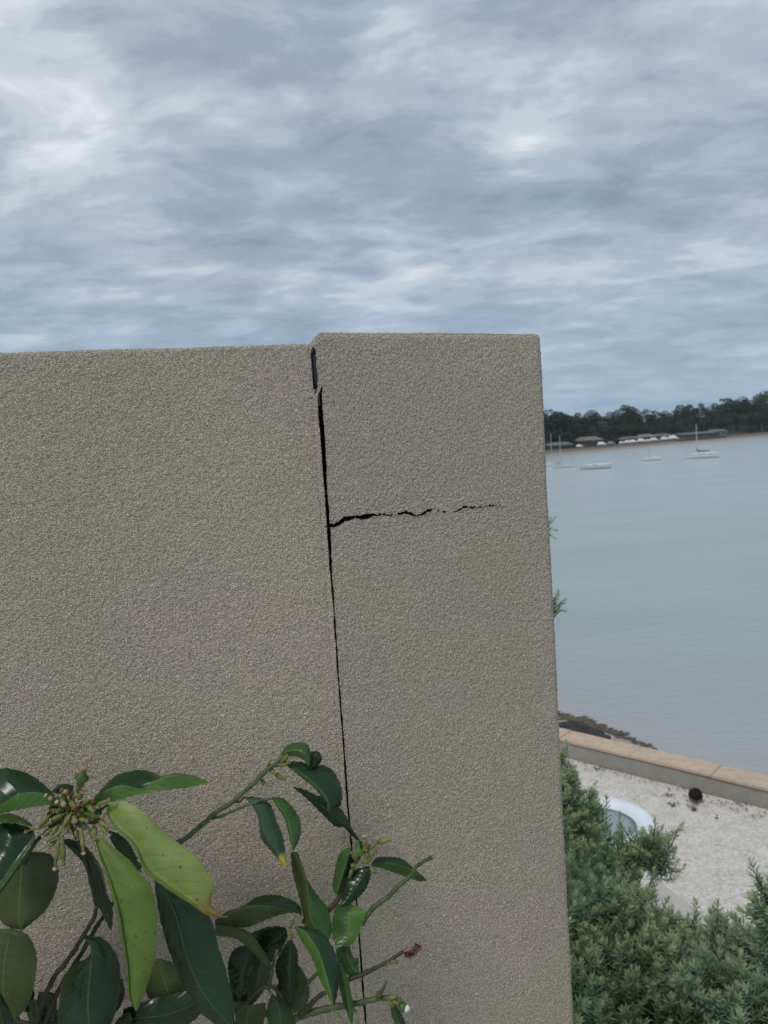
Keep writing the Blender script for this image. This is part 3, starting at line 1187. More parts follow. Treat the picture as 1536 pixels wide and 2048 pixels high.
# skyline trees: (pixel x of trunk, pixel y of top, inland metres, kind, tint, width, label)
SKY = [
    (1098, 816, 40, 'round', 0, 1.5, 'broad dark tree on the far shore right beside the stucco pillar'),
    (1120, 822, 44, 'round', 1, 1.4, 'rounded dark tree second from the pillar on the far shore'),
    (1140, 829, 36, 'round', 0, 1.4, 'dark tree where the wooded skyline steps down left of the thin tree'),
    (1158, 822, 52, 'gum', 1, 0.9, 'thin crowned tree left of the rounded dark crown on the skyline'),
    (1184, 817, 48, 'round', 0, 1.0, 'rounded dark tree left of the gap of open sky'),
    (1222, 821, 48, 'gum', 0, 1.2, 'spreading tree just right of the gap of open sky'),
    (1252, 806, 56, 'gum', 1, 1.0, 'tall thin crowned gum tree standing above its neighbours'),
    (1270, 815, 50, 'round', 0, 0.8, 'dark narrow tree leaning against the tall thin gum tree'),
    (1294, 816, 52, 'gum', 0, 1.1, 'dark gum tree above the row of boats on the sand'),
    (1310, 819, 60, 'gum', 3, 1.0, 'flat topped tree right of the gum above the beached boats'),
    (1332, 819, 46, 'round', 0, 0.9, 'dark round tree left of the bright sky hole'),
    (1362, 807, 56, 'gum', 1, 1.2, 'large dark gum tree right of the bright sky hole'),
    (1380, 806, 64, 'gum', 3, 1.1, 'brownish open crowned tree behind the large dark gum'),
    (1403, 804, 70, 'gum', 3, 1.0, 'sparse grey brown tree with a see through crown'),
    (1430, 804, 54, 'round', 0, 0.9, 'dark compact tree above the green roofed building'),
    (1456, 793, 60, 'gum', 1, 1.2, 'high crowned gum tree right of the green roof'),
    (1486, 791, 58, 'round', 1, 1.0, 'high dark dome shaped tree towards the right edge'),
    (1510, 799, 50, 'round', 0, 0.9, 'dark tree in the dip before the tallest tree'),
    (1532, 779, 60, 'round', 2, 1.1, 'tallest green tree at the right edge of the view'),
    (1570, 785, 60, 'gum', 1, 1.2, None), (1610, 790, 55, 'round', 0, 1.2, None), (1070, 818, 45, 'round', 0, 1.4, None), (1035, 820, 45, 'gum', 1, 1.4, None),
    (990, 822, 45, 'round', 0, 1.4, None), (1660, 780, 60, 'gum', 1, 1.3, None),
]
for x, ytop, inl, kd, fi, wd, lb in SKY:
    b, d = at_depth_inland(x, inl)
    topz = CZ+(Rn @ np.array([(x-768)/F, -(ytop-1024)/F, -1.0]))[2]*d
    place_tree(kd, b, (topz-b.z)*(1.0 if kd == 'gum' else 1.02), lb or 'dark tree outside the photograph continuing the far wooded shore', fi, wd)
for x, ytop, inl, kd, fi, wd, lb in SKY[:19]:
    for k in (-1, 1):
        x2 = x+k*random.uniform(7, 13)
        if 1192 < x2 < 1214: continue
        b, d = at_depth_inland(x2, inl+random.uniform(-8, 6))
        topz = CZ+(Rn @ np.array([(x2-768)/F, -(ytop+random.uniform(7, 15)-1024)/F, -1.0]))[2]*d
        l2 = 'full crown directly %s of the %s' % ('left' if k < 0 else 'right', lb)
        if len(l2.split()) > 16:
            l2 = 'full crowned dark tree standing between the taller skyline trees'
        place_tree('round', b, topz-b.z, l2, random.choice([0, 0, 1, fi]), random.uniform(.9, 1.25), 'full crowned trees in the skyline')
# the wooded slope between beach and skyline
slope_lab = {0: 'dark evergreen tree filling the wooded slope below the skyline', 1: 'blue green tree filling the wooded slope below the skyline',
             2: 'mid green tree low on the wooded slope near the beach', 3: 'brownish tree mixed into the wooded slope on the right'}
R2 = random.Random(5)
for k in range(230):
    x = R2.uniform(1020, 1600)
    inl = R2.choice([26, 32, 38, 46, 56, 64])+R2.uniform(-3, 3)
    b, d = at_depth_inland(x, inl)
    base_h = (8.0 if inl < 35 else 9.5)+2.0*min(1, max(0, (x-1250)/250))
    yp = np.interp(x, [1020, 1087, 1130, 1150, 1170, 1195, 1212, 1230, 1300, 1340, 1400, 1450, 1500, 1536, 1600], [822, 824, 832, 840, 842, 849, 849, 845, 840, 838, 831, 825, 818, 803, 800])
    hmax = CZ+(Rn @ np.array([(x-768)/F, -(yp-1024)/F, -1.0]))[2]*d-b.z
    base_h = min(base_h, hmax/1.1)
    if base_h < 2.5:
        continue
    fi = R2.choice([0, 0, 1, 1, 0, 2 if inl < 36 else 1, 3 if x > 1340 else 0])
    place_tree(R2.choice(['round', 'round', 'gum', 'pine']), b, base_h*R2.uniform(.75, 1.1)*(0.8 if 1375 < x < 1460 and inl < 35 else 1), slope_lab[fi], fi, R2.uniform(1.2, 1.7), group={0: 'dark trees on the far slope', 1: 'blue green trees on the far slope', 2: 'mid green trees on the far slope', 3: 'brownish trees on the far slope'}[fi])
for k in range(90):   # the shore goes on to the left, behind the pillar
    x = R2.uniform(560, 1030)
    b, d = at_depth_inland(x, R2.choice([26, 36, 46, 60, 75]))
    if b is None: continue
    fi = R2.choice([0, 1])
    place_tree(R2.choice(['round', 'round', 'gum']), b, R2.uniform(7, 13), slope_lab[fi], fi, R2.uniform(1.2, 1.7), group={0: 'dark trees on the far slope', 1: 'blue green trees on the far slope'}[fi])
for k in range(40):
    x = R2.uniform(1050, 1600)
    b, d = at_depth_inland(x, R2.uniform(19, 24))
    place_tree('bush', b, R2.uniform(2.0, 3.6), 'low bush at the back of the far beach', R2.choice([0, 2, 2, 1]), 1.2, 'bushes at the back of the far beach', 'bush')


# ------------------------------------------------------------------ buildings across the bay
def house(name, label, x0, x1, inland, wall_h, roof_h, wallc, roofc, depth=7, base_px=None, windows=3, cat='house', lift=0.0, flat=False):
    a, d0 = at_depth_inland(x0, inland)
    b, d1 = at_depth_inland(x1, inland)
    z = min(a.z, b.z)+lift
    v = Vector((b.x-a.x, b.y-a.y))
    L = v.length
    v.normalize()
    t = empty(name, (a.x, a.y, z), math.atan2(v.y, v.x))
    tag(t, label, cat)
    wm = noisy('house_wall_paint', wallc, tuple(c*1.15 for c in wallc), 1, 0.9)
    rm = noisy('roof_sheet', tuple(c*.7 for c in roofc), tuple(c*.9 for c in roofc), .7, 0.7)
    mb = MB()
    mb.box((L/2, depth/2, wall_h/2-1.0), (L, depth, wall_h+2))
    mb.build('wall', wm, t)
    mb = MB()
    e, h = 0.5, wall_h
    if flat:
        P = [(-e, -e, h), (L+e, -e, h), (L+e, depth+e, h), (-e, depth+e, h), (-e, -e, h+.15), (L+e, -e, h+.15), (L+e, depth+e, h+roof_h), (-e, depth+e, h+roof_h)]
        mb.add(P, [(3, 2, 1, 0), (4, 5, 6, 7), (0, 1, 5, 4), (1, 2, 6, 5), (2, 3, 7, 6), (3, 0, 4, 7)])
    else:
        P = [(-e, -e, h), (L+e, -e, h), (L+e, depth+e, h), (-e, depth+e, h), (0.8, depth/2, h+roof_h), (L-0.8, depth/2, h+roof_h)]
        mb.add(P, [(3, 2, 1, 0), (0, 1, 5, 4), (2, 3, 4, 5), (1, 2, 5), (3, 0, 4)])
    mb.build('roof', rm, t)
    gm = mat('window_glass', (0.03, 0.035, 0.04), 0.2)
    for k in range(windows):
        mb = MB()
        mb.box(((k+.5)*L/windows, -0.02, wall_h*.52), (L/windows*.5, 0.06, wall_h*.42))
        mb.build('window', gm, t)
    return t


house('boat_shed', 'long low boat shed with a pale green roof on the far beach', 1370, 1440, 10, 1.5, 0.8, (0.13, 0.11, 0.09), (0.15, 0.22, 0.18), 6, windows=5, cat='boat shed', flat=True, lift=0.6)
house('storage_shed', 'small pale green shed at the right end of the long boat shed', 1441, 1454, 12, 2.0, 0.9, (0.22, 0.27, 0.24), (0.24, 0.32, 0.30), 5, windows=1, cat='shed', flat=True, lift=0.5)
house('beach_house', 'low brown brick house with a grey roof behind the beach', 1171, 1206, 17, 2.3, 1.6, (0.13, 0.085, 0.07), (0.22, 0.20, 0.19), 7, windows=3, lift=0.3)
house('shore_cottage', 'low cottage with a faded green roof close to the pillar edge', 1108, 1146, 17, 1.6, 1.3, (0.10, 0.09, 0.08), (0.15, 0.20, 0.17), 6, windows=3)
house('club_house', 'dark red shed with a grey roof behind the row of beached boats', 1288, 1312, 18, 2.2, 1.3, (0.12, 0.05, 0.05), (0.24, 0.26, 0.29), 6, windows=3, cat='shed')
house('club_house', 'small red shed with a brown roof at the right end of the beached boats', 1322, 1345, 18, 2.1, 1.2, (0.14, 0.06, 0.05), (0.20, 0.17, 0.14), 6, windows=2, cat='shed')
house('club_house', 'brown roofed shed at the left end of the beached boats', 1256, 1282, 19, 1.8, 1.2, (0.12, 0.08, 0.07), (0.22, 0.18, 0.15), 6, windows=2, cat='shed')
house('hill_house', 'house with a long mauve grey roof among trees on the hill', 1212, 1262, 72, 5.4, 1.8, (0.20, 0.15, 0.14), (0.20, 0.17, 0.18), 9, windows=4, lift=1.0)
house('hill_house', 'pale roofed house seen in the gap of open sky', 1192, 1209, 60, 5.0, 1.2, (0.26, 0.22, 0.19), (0.45, 0.48, 0.52), 8, windows=2, lift=0.5)
house('hill_house', 'brown house with a mauve roof up the slope above the boat shed', 1372, 1432, 58, 3.8, 1.9, (0.16, 0.12, 0.12), (0.19, 0.16, 0.18), 9, windows=4, lift=1.5)
house('hill_house', 'dark house among the trees near the right edge', 1462, 1500, 60, 4.5, 1.8, (0.13, 0.10, 0.10), (0.16, 0.14, 0.16), 9, windows=3, lift=2)
# stone embankment under the boat shed
def embank():
    a, _ = at_depth_inland(1358, 6.5)
    b, _ = at_depth_inland(1452, 6.5)
    v = Vector((b.x-a.x, b.y-a.y)); L = v.length; v.normalize()
    t = empty('stone_embankment', (a.x, a.y, 0.3), math.atan2(v.y, v.x))
    tag(t, 'low dark stone embankment in front of the green roofed boat shed', 'embankment')
    mb = MB()
    mb.box((L/2, 2.5, 0.55), (L, 5, 1.7))
    mb.build('retaining_wall', noisy('dark_stone', (0.08, 0.06, 0.05), (0.16, 0.12, 0.10), 2, 0.9), t)


embank()


# ------------------------------------------------------------------ boats
def loft_hull(L, B, H, name, mats, parent, band=0.25):
    """pointed bow at +x, transom at -x, waterline at z=0; lower band gets material 1"""
    st = 14
    V, Fc, mi = [], [], []
    zz = [-0.15*H, 0.12*H, 0.35*H, 1.0*H]
    for i in range(st+1):
        t = i/st
        x = -L/2+L*t
        wv = B/2*(0.72+0.28*math.sin(PI*min(1, t/0.55)/2))*(1-max(0, (t-.5)/.5)**2.2)
        sheer = H*(0.12*(2*t-0.9)**2)
        rake = 0.06*L*max(0, t-0.5)
        for s_ in (-1, 1):
            for k, z in enumerate(zz):
                f = (0.45, 0.78, 0.92, 1.0)[k]
                V.append((x+rake*(z/H), s_*max(0.01, wv*f), z+(sheer if k == 3 else 0)))
    n = 8
    for i in range(st):
        for s_ in (0, 1):
            for k in range(3):
                a = i*n+s_*4+k
                q = (a, a+n, a+n+1, a+1)
                Fc.append(q if s_ == 0 else q[::-1])
                mi.append(1 if k == 0 else 0)
        Fc.append((i*n+3, (i+1)*n+3, (i+1)*n+7, i*n+7)); mi.append(2)
    for i in (0, st):
        Fc.append((i*n, i*n+1, i*n+2, i*n+3, i*n+7, i*n+6, i*n+5, i*n+4)); mi.append(0)
    me = bpy.data.meshes.new(name)
    me.from_pydata(V, [], Fc)
    o = link(name, me, mats, parent)
    me.polygons.foreach_set('material_index', mi)
    return o


M_white = mat('boat_white', (0.62, 0.64, 0.64), 0.35)
M_deck = mat('boat_deck', (0.5, 0.5, 0.48), 0.6)
M_boot = mat('boat_waterline_blue', (0.05, 0.07, 0.10), 0.5)
M_bootr = mat('boat_waterline_red', (0.14, 0.06, 0.055), 0.5)
M_navy = mat('canvas_navy', (0.02, 0.03, 0.045), 0.8)
M_metal = mat('mast_metal', (0.62, 0.66, 0.66), 0.4, 0.5, 0.6)
M_wire = mat('rigging_wire', (0.16, 0.17, 0.18), 0.5)
M_blue = mat('canvas_blue', (0.12, 0.20, 0.32), 0.8)


def yacht(x, y, Lpx, label, mast=None, mast_at=0.1, boom=False, boot=None, cabin=True, canopy=None, head=1, hullc=None, wheelhouse=False, stays=True):
    p = onz(x, y, 0)
    d = (p-Vector((0, 0, CZ))).length
    L = Lpx*d/F
    az = math.atan2(p.y, p.x)-PI/2+(0 if head > 0 else PI)
    t = empty('sailing_boat' if mast else 'launch', (p.x, p.y, 0), az+random.uniform(-.12, .12))
    tag(t, label, 'boat', 'boats moored on the bay')
    B, H = L*0.27, L*0.105
    loft_hull(L, B, H, 'hull', [hullc or M_white, boot or M_boot, M_deck], t)
    if cabin:
        mb = MB()
        l, h = L*0.36, L*0.055
        P = []
        for sx, sy, k in ((-1, -1, 1), (1, -1, .6), (1, 1, .6), (-1, 1, 1)):
            P.append((sx*l/2+L*.04, sy*B*.26*k, H*.98))
        for sx, sy, k in ((-1, -1, .9), (.8, -1, .5), (.8, 1, .5), (-1, 1, .9)):
            P.append((sx*l/2+L*.04, sy*B*.24*k, H+h))
        mb.add(P, [(4, 5, 6, 7), (0, 1, 5, 4), (1, 2, 6, 5), (2, 3, 7, 6), (3, 0, 4, 7)])
        c = mb.build('cabin', M_white, t)
        for s_ in (-1, 1):
            for k in range(2):
                w = MB()
                w.box((L*(-.04+.11*k), s_*B*(.235-.03*k), H+h*.55), (L*.06, L*.01, h*.3))
                w.build('window', M_navy, c)
    if wheelhouse:
        mb = MB()
        mb.box((-L*.10, 0, H+L*.06), (L*.18, B*.5, L*.12))
        mb.build('wheelhouse', M_white, t)
    if canopy:
        mb = MB()
        mb.box((-L*.26, 0, H+L*.11), (L*.26, B*.6, L*.02))
        for sx in (-1, 1):
            for sy in (-1, 1):
                mb.tube([(-L*.26+sx*L*.12, sy*B*.28, H*.9), (-L*.26+sx*L*.12, sy*B*.28, H+L*.11)], L*.004, 4)
        mb.build('canopy', canopy, t)
    if mast:
        hz = mast*d/F
        mx = L*mast_at
        mb = MB()
        mb.tube([(mx, 0, H*.9), (mx, 0, hz)], [L*.016, L*.012], 6)
        m_ = mb.build('mast', M_metal, t)
        mb = MB()
        mb.tube([(mx, -B*.28, hz*.6), (mx, B*.28, hz*.6)], L*.005, 4)
        mb.build('spreader', M_metal, m_)
        if stays:
            mb = MB()
            for e in ((L*.52, 0, H*1.15), (-L*.5, 0, H), (mx-.02*L, B*.42, H), (mx-.02*L, -B*.42, H)):
                mb.tube([(mx, 0, hz*.97), e], L*.0022, 4)
            mb.build('rigging', M_wire, t)
        if boom:
            mb = MB()
            mb.tube([(mx+L*.01, 0, H+L*.20), (mx-L*.02, 0, H+L*.135), (mx-L*.20, 0, H+L*.125), (mx-L*.40, 0, H+L*.12)], [L*.018, L*.028, L*.02, L*.010], 7)
            mb.build('sail_cover', M_navy, t)
    # rails at bow and stern
    mb = MB()
    for s_ in (-1, 1):
        pts_ = [(L*(-.48+.16*k), s_*B*.5*(0.72+.28*math.sin(PI*min(1, (.02+.16*k)/.55)/2))*(1-max(0, (.02+.16*k-.5)/.5)**2.2)*.96, H*1.55) for k in range(7)]
        mb.tube(pts_, L*.0025, 4)
        for q in pts_:
            mb.tube([(q[0], q[1], H*.95), q], L*.0022, 4)
    mb.build('guard_rail', M_metal, t)
    return t


yacht(1107, 932, 34, 'white sailing boat with blue canopy half hidden behind its neighbour beside the pillar', 64, .08, False, canopy=M_blue, head=-1)
yacht(1127, 935, 40, 'white sailing boat with a tall mast second from the stucco pillar', 62, -.12, False, canopy=M_blue)
yacht(1191, 938, 58, 'long low white boat without a mast between the moored sailing boats', None, cabin=True, head=-1, hullc=mat('hull_grey_white', (0.45, 0.48, 0.48), 0.4), boot=mat('boot_grey', (0.13, 0.16, 0.18), .5))
yacht(1302, 921, 38, 'small white sailing boat with a thin short mast in the middle of the bay', 26, .10, False, head=-1)
yacht(1405, 916, 56, 'white sailing boat with dark sail cover and red waterline nearest the right', 62, .16, True, boot=M_bootr, head=-1)

# boats drawn up on the far sand
M_cover = mat('boat_cover_white', (0.70, 0.72, 0.74), 0.7)
M_grey = mat('boat_cover_grey', (0.25, 0.28, 0.32), 0.7)
bl = [(1158, 9, 1, 'whitish', 'whitish small boat alone on the sand left of the brown house'), (1203, 12, 0, 'white', 'white covered boat on the sand at the right end of the brown house'),
      (1222, 11, 2, 'grey', 'dark grey covered boat on the sand right of the brown house'), (1243, 8, 0, 'white', 'white boat at the left end of the long row on the sand'),
      (1255, 10, 0, 'white', 'second white boat in the row on the far sand from the left'), (1266, 11, 0, 'white', 'third white boat in the row on the far sand from the left'),
      (1283, 12, 0, 'white', 'broad white covered boat left of the middle of the row on the sand'), (1296, 8, 1, 'white', 'narrow whitish boat in the middle of the row on the sand'),
      (1308, 12, 0, 'white', 'broad white covered boat right of the middle of the row on the sand'), (1329, 12, 0, 'white', 'white covered boat next to last in the row on the sand'),
      (1346, 14, 0, 'white', 'last and largest white boat at the right end of the row on the sand')]
for x, wpx, ci, cn, lb in bl:
    b, d = at_depth_inland(x, 13)
    L = wpx*1.5*d/F
    t = empty('beached_boat', (b.x, b.y, b.z+0.35), math.atan2(b.y, b.x)-PI/2+random.uniform(-.3, .3))
    tag(t, lb, 'boat', 'boats drawn up on the far sand')
    loft_hull(L, L*.36, L*.16, 'hull', [[M_cover, M_white, M_grey][ci], M_boot, M_deck], t)
    mb = MB()
    l = L*.9
    P = [(-l/2, -L*.15, L*.15), (l*.4, -L*.10, L*.17), (l*.4, L*.10, L*.17), (-l/2, L*.15, L*.15), (-l*.42, 0, L*.36), (l*.1, 0, L*.40), (l*.42, 0, L*.2)]
    mb.add(P, [(0, 1, 6, 5), (0, 5, 4), (3, 4, 5), (3, 5, 6, 2), (1, 2, 6), (0, 4, 3)])
    mb.build('boat_cover', [M_cover, M_cover, M_grey][ci], t)
    mb = MB()
    mb.box((-L*.2, 0, -0.1), (L*.08, L*.3, 0.5))
    mb.box((L*.2, 0, -0.1), (L*.08, L*.2, 0.5))
    mb.build('cradle', M_boot, t)


# ------------------------------------------------------------------ needle leaved bushes on the slope
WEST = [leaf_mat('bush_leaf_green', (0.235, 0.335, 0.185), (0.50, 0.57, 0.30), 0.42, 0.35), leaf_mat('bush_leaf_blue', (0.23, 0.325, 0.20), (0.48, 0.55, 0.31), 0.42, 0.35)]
M_stem = noisy('bush_stem', (0.05, 0.055, 0.035), (0.10, 0.09, 0.06), 30, 0.9)


def sprig_template(seed, n_whorl=15, leaf=0.033):
    """one upright shoot: whorls of narrow pointed leaves, unit metres, along +z"""
    r = np.random.default_rng(seed)
    V, Q, T = [], [], []
    L = 0.115
    bend = r.normal(0, 0.012, 2)
    for w in range(n_whorl):
        t = w/(n_whorl-1)
        c = np.array([bend[0]*t*t, bend[1]*t*t, L*t])
        nl = 4 if t < .85 else 6
        for k in range(nl):
            a = 2*PI*(k/nl)+w*0.8+r.normal(0, .15)
            up = 0.30+0.75*t**3+r.normal(0, .18)
            d = np.array([math.cos(a)*math.cos(up), math.sin(a)*math.cos(up), math.sin(up)])
            s_ = np.array([-math.sin(a), math.cos(a), 0])*leaf*0.09
            l = leaf*(1.05-0.45*t**3)*r.uniform(.8, 1.15)
            b = len(V)
            dn = np.array([0, 0, -0.0015])
            V += [c, c+d*l*.45+s_+dn*0, c+d*l, c+d*l*.45-s_]
            Q.append([b, b+1, b+2, b+3])
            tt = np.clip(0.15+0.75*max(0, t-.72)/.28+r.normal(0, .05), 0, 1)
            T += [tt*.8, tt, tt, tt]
    # stem, three sided
    b = len(V)
    for i in range(4):
        t = i/3
        for k in range(3):
            a = 2*PI*k/3
            V.append(np.array([bend[0]*t*t+0.0012*math.cos(a), bend[1]*t*t+0.0012*math.sin(a), L*t-0.01]))
            T.append(0.1)
    for i in range(3):
        for k in range(3):
            Q.append([b+i*3+k, b+i*3+(k+1) % 3, b+(i+1)*3+(k+1) % 3, b+(i+1)*3+k])
    return np.array(V), np.array(Q), np.array(T)


SPR = [sprig_template(s_, n_whorl=random.choice([10, 12, 14])) for s_ in range(10)]


def bush(name, label, lobes, root, density, mi=0, extra=(), scale=1.0, group=None):
    """lobes: (centre, radius). Shoots stand on and inside the lobes and point up and outward."""
    t = empty(name, root)
    tag(t, label, 'bush', group)
    Vs, Qs, Ts, off = [], [], [], 0
    root = np.array(root)
    n_all = []
    for c, r in lobes:
        c = np.array(c)
        n = int(density*r*r)
        k = 0
        while k < n:
            d = rng.normal(size=3)
            d /= np.linalg.norm(d)
            if d[2] < -0.45:
                continue
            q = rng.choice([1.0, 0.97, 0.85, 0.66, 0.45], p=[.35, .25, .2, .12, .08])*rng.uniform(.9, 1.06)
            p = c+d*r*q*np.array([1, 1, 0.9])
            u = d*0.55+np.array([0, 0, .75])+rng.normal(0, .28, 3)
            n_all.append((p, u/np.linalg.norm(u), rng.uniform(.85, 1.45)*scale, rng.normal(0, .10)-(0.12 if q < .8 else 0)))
            k += 1
    for p, u, s_ in extra:
        u = np.array(u, float)
        n_all.append((np.array(p), u/np.linalg.norm(u), s_, 0.1))
    for p, u, s_, tn in n_all:
        V, Q, T = SPR[rng.integers(len(SPR))]
        a = np.cross(u, [0.3, 0.9, 0.1]); a /= np.linalg.norm(a)
        b = np.cross(u, a)
        ph = rng.uniform(0, 6.28)
        a, b = a*math.cos(ph)+b*math.sin(ph), -a*math.sin(ph)+b*math.cos(ph)
        M = np.stack([a, b, u], 1)
        P = (V*s_) @ M.T+p-np.array(u)*0.08*s_-root
        Vs.append(P)
        Qs.append(Q+off)
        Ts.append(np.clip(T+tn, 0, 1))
        off += len(V)
    me = np_mesh('foliage', np.concatenate(Vs), np.concatenate(Qs))
    tone_attr(me, np.concatenate(Ts))
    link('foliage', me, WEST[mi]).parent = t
    # woody limbs from the root up to the shoots
    mb = MB()
    for c, r in lobes:
        c = Vector(c)-Vector(root)
        m1 = Vector((c.x*.35, c.y*.35, c.z*.55))
        mb.tube([(0, 0, -.1), m1, c], [.016, .009, .004], 6)
        for k in range(int(10+r*45)):
            d = Vector((random.gauss(0, 1), random.gauss(0, 1), abs(random.gauss(0, 1)))).normalized()
            e = c+d*r*.93
            mb.tube([c+d*r*.05, c+d*r*.5+Vector((0, 0, -.02)), e], [.0035, .0025, .0013], 4, cap=False)
    for p, u, s_ in extra:
        e = Vector(p)-Vector(root)
        near = min((Vector(c)-Vector(root) for c, r in lobes), key=lambda q: (q-e).length)
        mb.tube([near, near.lerp(e, .6)+Vector((0, 0, -.03)), e], [.005, .0032, .0018], 4, cap=False)
    mb.build('stems', M_stem, t)
    return t


def lob(x, y, d, rpx):
    return (tuple(pt(x, y, d)), rpx*d/F)


# back bush: between the pillar and the fire bowl
DA = 3.6
A_l = [lob(1080, 1560, DA, 62), lob(1120, 1600, DA, 52), lob(1150, 1640, DA, 50), lob(1175, 1690, DA+.1, 55), lob(1130, 1700, DA-.1, 70), lob(1215, 1730, DA+.1, 45),
       lob(1245, 1720, DA, 34), lob(1290, 1700, DA, 34), lob(1318, 1715, DA, 22), lob(1180, 1760, DA-.2, 70), lob(1240, 1780, DA-.1, 40), lob(1060, 1640, DA-.1, 90), lob(1080, 1760, DA-.3, 100)]
A_x = [(tuple(pt(x, y, DA)), u, s_) for x, y, u, s_ in (
    (1212, 1610, (0, 0, 1), 1.1), (1208, 1640, (.1, 0, 1), 1.1), (1240, 1645, (.1, 0, 1), 1.1), (1243, 1668, (-.1, 0, 1), 1.1), (1160, 1575, (.1, 0, 1), 1.1), (1148, 1555, (.1, 0, 1), 1.0), (1180, 1605, (.2, 0, 1), 1.2), (1175, 1580, (.1, .1, 1), 1),
    (1310, 1655, (.1, 0, 1), 1.1), (1318, 1668, (.5, 0, .8), 1), (1345, 1664, (1, 0, .25), 1.1), (1335, 1672, (1, 0, .1), 1.1), (1358, 1655, (.7, 0, .8), .8), (1320, 1690, (.6, 0, .7), 1.1), (1338, 1706, (.8, 0, .4), 1), (1350, 1735, (.5, 0, .9), 1.0),
    (1340, 1745, (.8, 0, .1), 1), (1362, 1742, (.6, 0, .8), .8), (1325, 1760, (.9, 0, -.1), 1.0), (1290, 1668, (0, 0, 1), 1), (1268, 1688, (.1, 0, 1), 1), (1300, 1680, (.2, 0, 1), 1.1), (1125, 1510, (.2, 0, 1), 1.1), (1122, 1530, (.4, 0, 1), 1.1), (1128, 1500, (.1, 0, 1), .9))]
ra = pt(1140, 1760, DA+.2)
bush('back_bush', 'dark green needle leaved bush growing up beside the pillar in front of the white bowl', A_l, (ra.x, ra.y, 3.55), 4200, 0, A_x)
# front bush mass
DB = 2.55
B_l = [lob(1120, 1800, DB+.3, 85), lob(1190, 1850, DB+.15, 78), lob(1245, 1850, DB+.2, 62), lob(1150, 1930, DB, 95), lob(1260, 1920, DB, 80), lob(1300, 1860, DB+.25, 52), lob(1340, 1905, DB+.1, 55),
       lob(1200, 2020, DB-.15, 105), lob(1330, 1990, DB-.1, 85), lob(1060, 1860, DB, 110), lob(1090, 2020, DB-.2, 120), lob(1330, 2090, DB-.25, 100), lob(1200, 2140, DB-.3, 110)]
B_x = [(tuple(pt(x, y, DB+.1)), u, s_) for x, y, u, s_ in ((1395, 1822, (.05, 0, 1), .95), (1388, 1850, (.0, 0, 1), 1), (1350, 1845, (-.1, 0, 1), 1), (1372, 1850, (.1, 0, 1), .9), (1278, 1780, (-.1, 0, 1), .9), (1308, 1765, (.1, 0, 1), .9), (1235, 1790, (-.1, 0, 1), .9), (1340, 1825, (.1, 0, 1), .8), (1290, 1800, (0, 0, 1), .9))]
rb = pt(1200, 1950, DB+.3)
bush('front_bush', 'large green needle leaved bush filling the foreground beside the foot of the pillar', B_l, (rb.x, rb.y, 4.3), 4600, 0, B_x)
DC = 2.45
C_l = [lob(1440, 1920, DC+.2, 72), lob(1400, 1960, DC, 70), lob(1480, 1950, DC+.1, 75), lob(1430, 2030, DC-.15, 95), lob(1530, 1990, DC, 90), lob(1540, 2090, DC-.2, 110), lob(1600, 1950, DC, 100), lob(1420, 2130, DC-.2, 90), lob(1660, 2050, DC, 110)]
C_x = [(tuple(pt(x, y, DC+.05)), u, s_) for x, y, u, s_ in ((1436, 1830, (.05, 0, 1), 1.05), (1442, 1855, (0, 0, 1), 1.1), (1455, 1850, (.2, 0, 1), .9), (1475, 1868, (.0, 0, 1), 1), (1500, 1880, (.1, 0, 1), 1), (1425, 1860, (-.2, 0, 1), 1), (1520, 1890, (0, 0, 1), 1))]
rc = pt(1460, 2000, DC+.3)
bush('corner_bush', 'rounded green needle leaved bush at the lower right in front of the gravel', C_l, (rc.x, rc.y, 4.3), 4600, 1, C_x)
DD = 1.95
D_l = [lob(1580, 1830, DD, 60), lob(1555, 1880, DD+.1, 48), lob(1620, 1900, DD, 80), lob(1640, 1790, DD, 60)]
D_x = [(tuple(pt(x, y, DD)), u, s_) for x, y, u, s_ in ((1512, 1752, (-.25, 0, 1), .95), (1522, 1775, (-.4, 0, 1), .85), (1532, 1800, (-.3, 0, 1), .9), (1506, 1832, (-1, 0, .45), .85), (1515, 1845, (-.9, 0, .5), .85), (1525, 1850, (-.5, 0, .8), .9),
                                                        (1530, 1870, (-.4, 0, .8), .9), (1540, 1840, (-.2, 0, 1), .9), (1520, 1880, (-.6, 0, .8), .8), (1545, 1765, (0.1, 0, 1), .9))]
rd = pt(1600, 2000, DD+.2)
bush('near_bush', 'loose twiggy green bush reaching in from the right edge, nearest the camera', D_l, (rd.x, rd.y, 4.6), 3000, 1, D_x)
# tall bush hidden behind the pillar; only two shoots peep out at its edge
DE = 2.3
E_l = [lob(1000, 1300, DE, 75), lob(1010, 1420, DE, 85), lob(950, 1180, DE, 90), lob(1020, 1560, DE, 90), lob(985, 1080, DE, 60)]
E_x = [(tuple(pt(x, y, DE)), u, s_) for x, y, u, s_ in ((1121, 1212, (.8, 0, .45), .55), (1111, 1194, (.3, 0, 1), .5), (1117, 1224, (.9, 0, -.5), .45), (1114, 1210, (1, 0, .1), .5), (1112, 1204, (.7, .2, .7), .5), (1111, 1220, (.8, 0, .3), .5), (1101, 1043, (.5, 0, .9), .42), (1102, 1056, (.9, 0, .1), .42), (1102, 1070, (.8, 0, -.7), .4), (1099, 1050, (.8, .1, .6), .42))]
re_ = pt(980, 1500, DE)
bush('hidden_bush', 'bush behind the pillar with two small green shoots peeping past its right edge', E_l, (re_.x, re_.y, 4.4), 2200, 0, E_x)


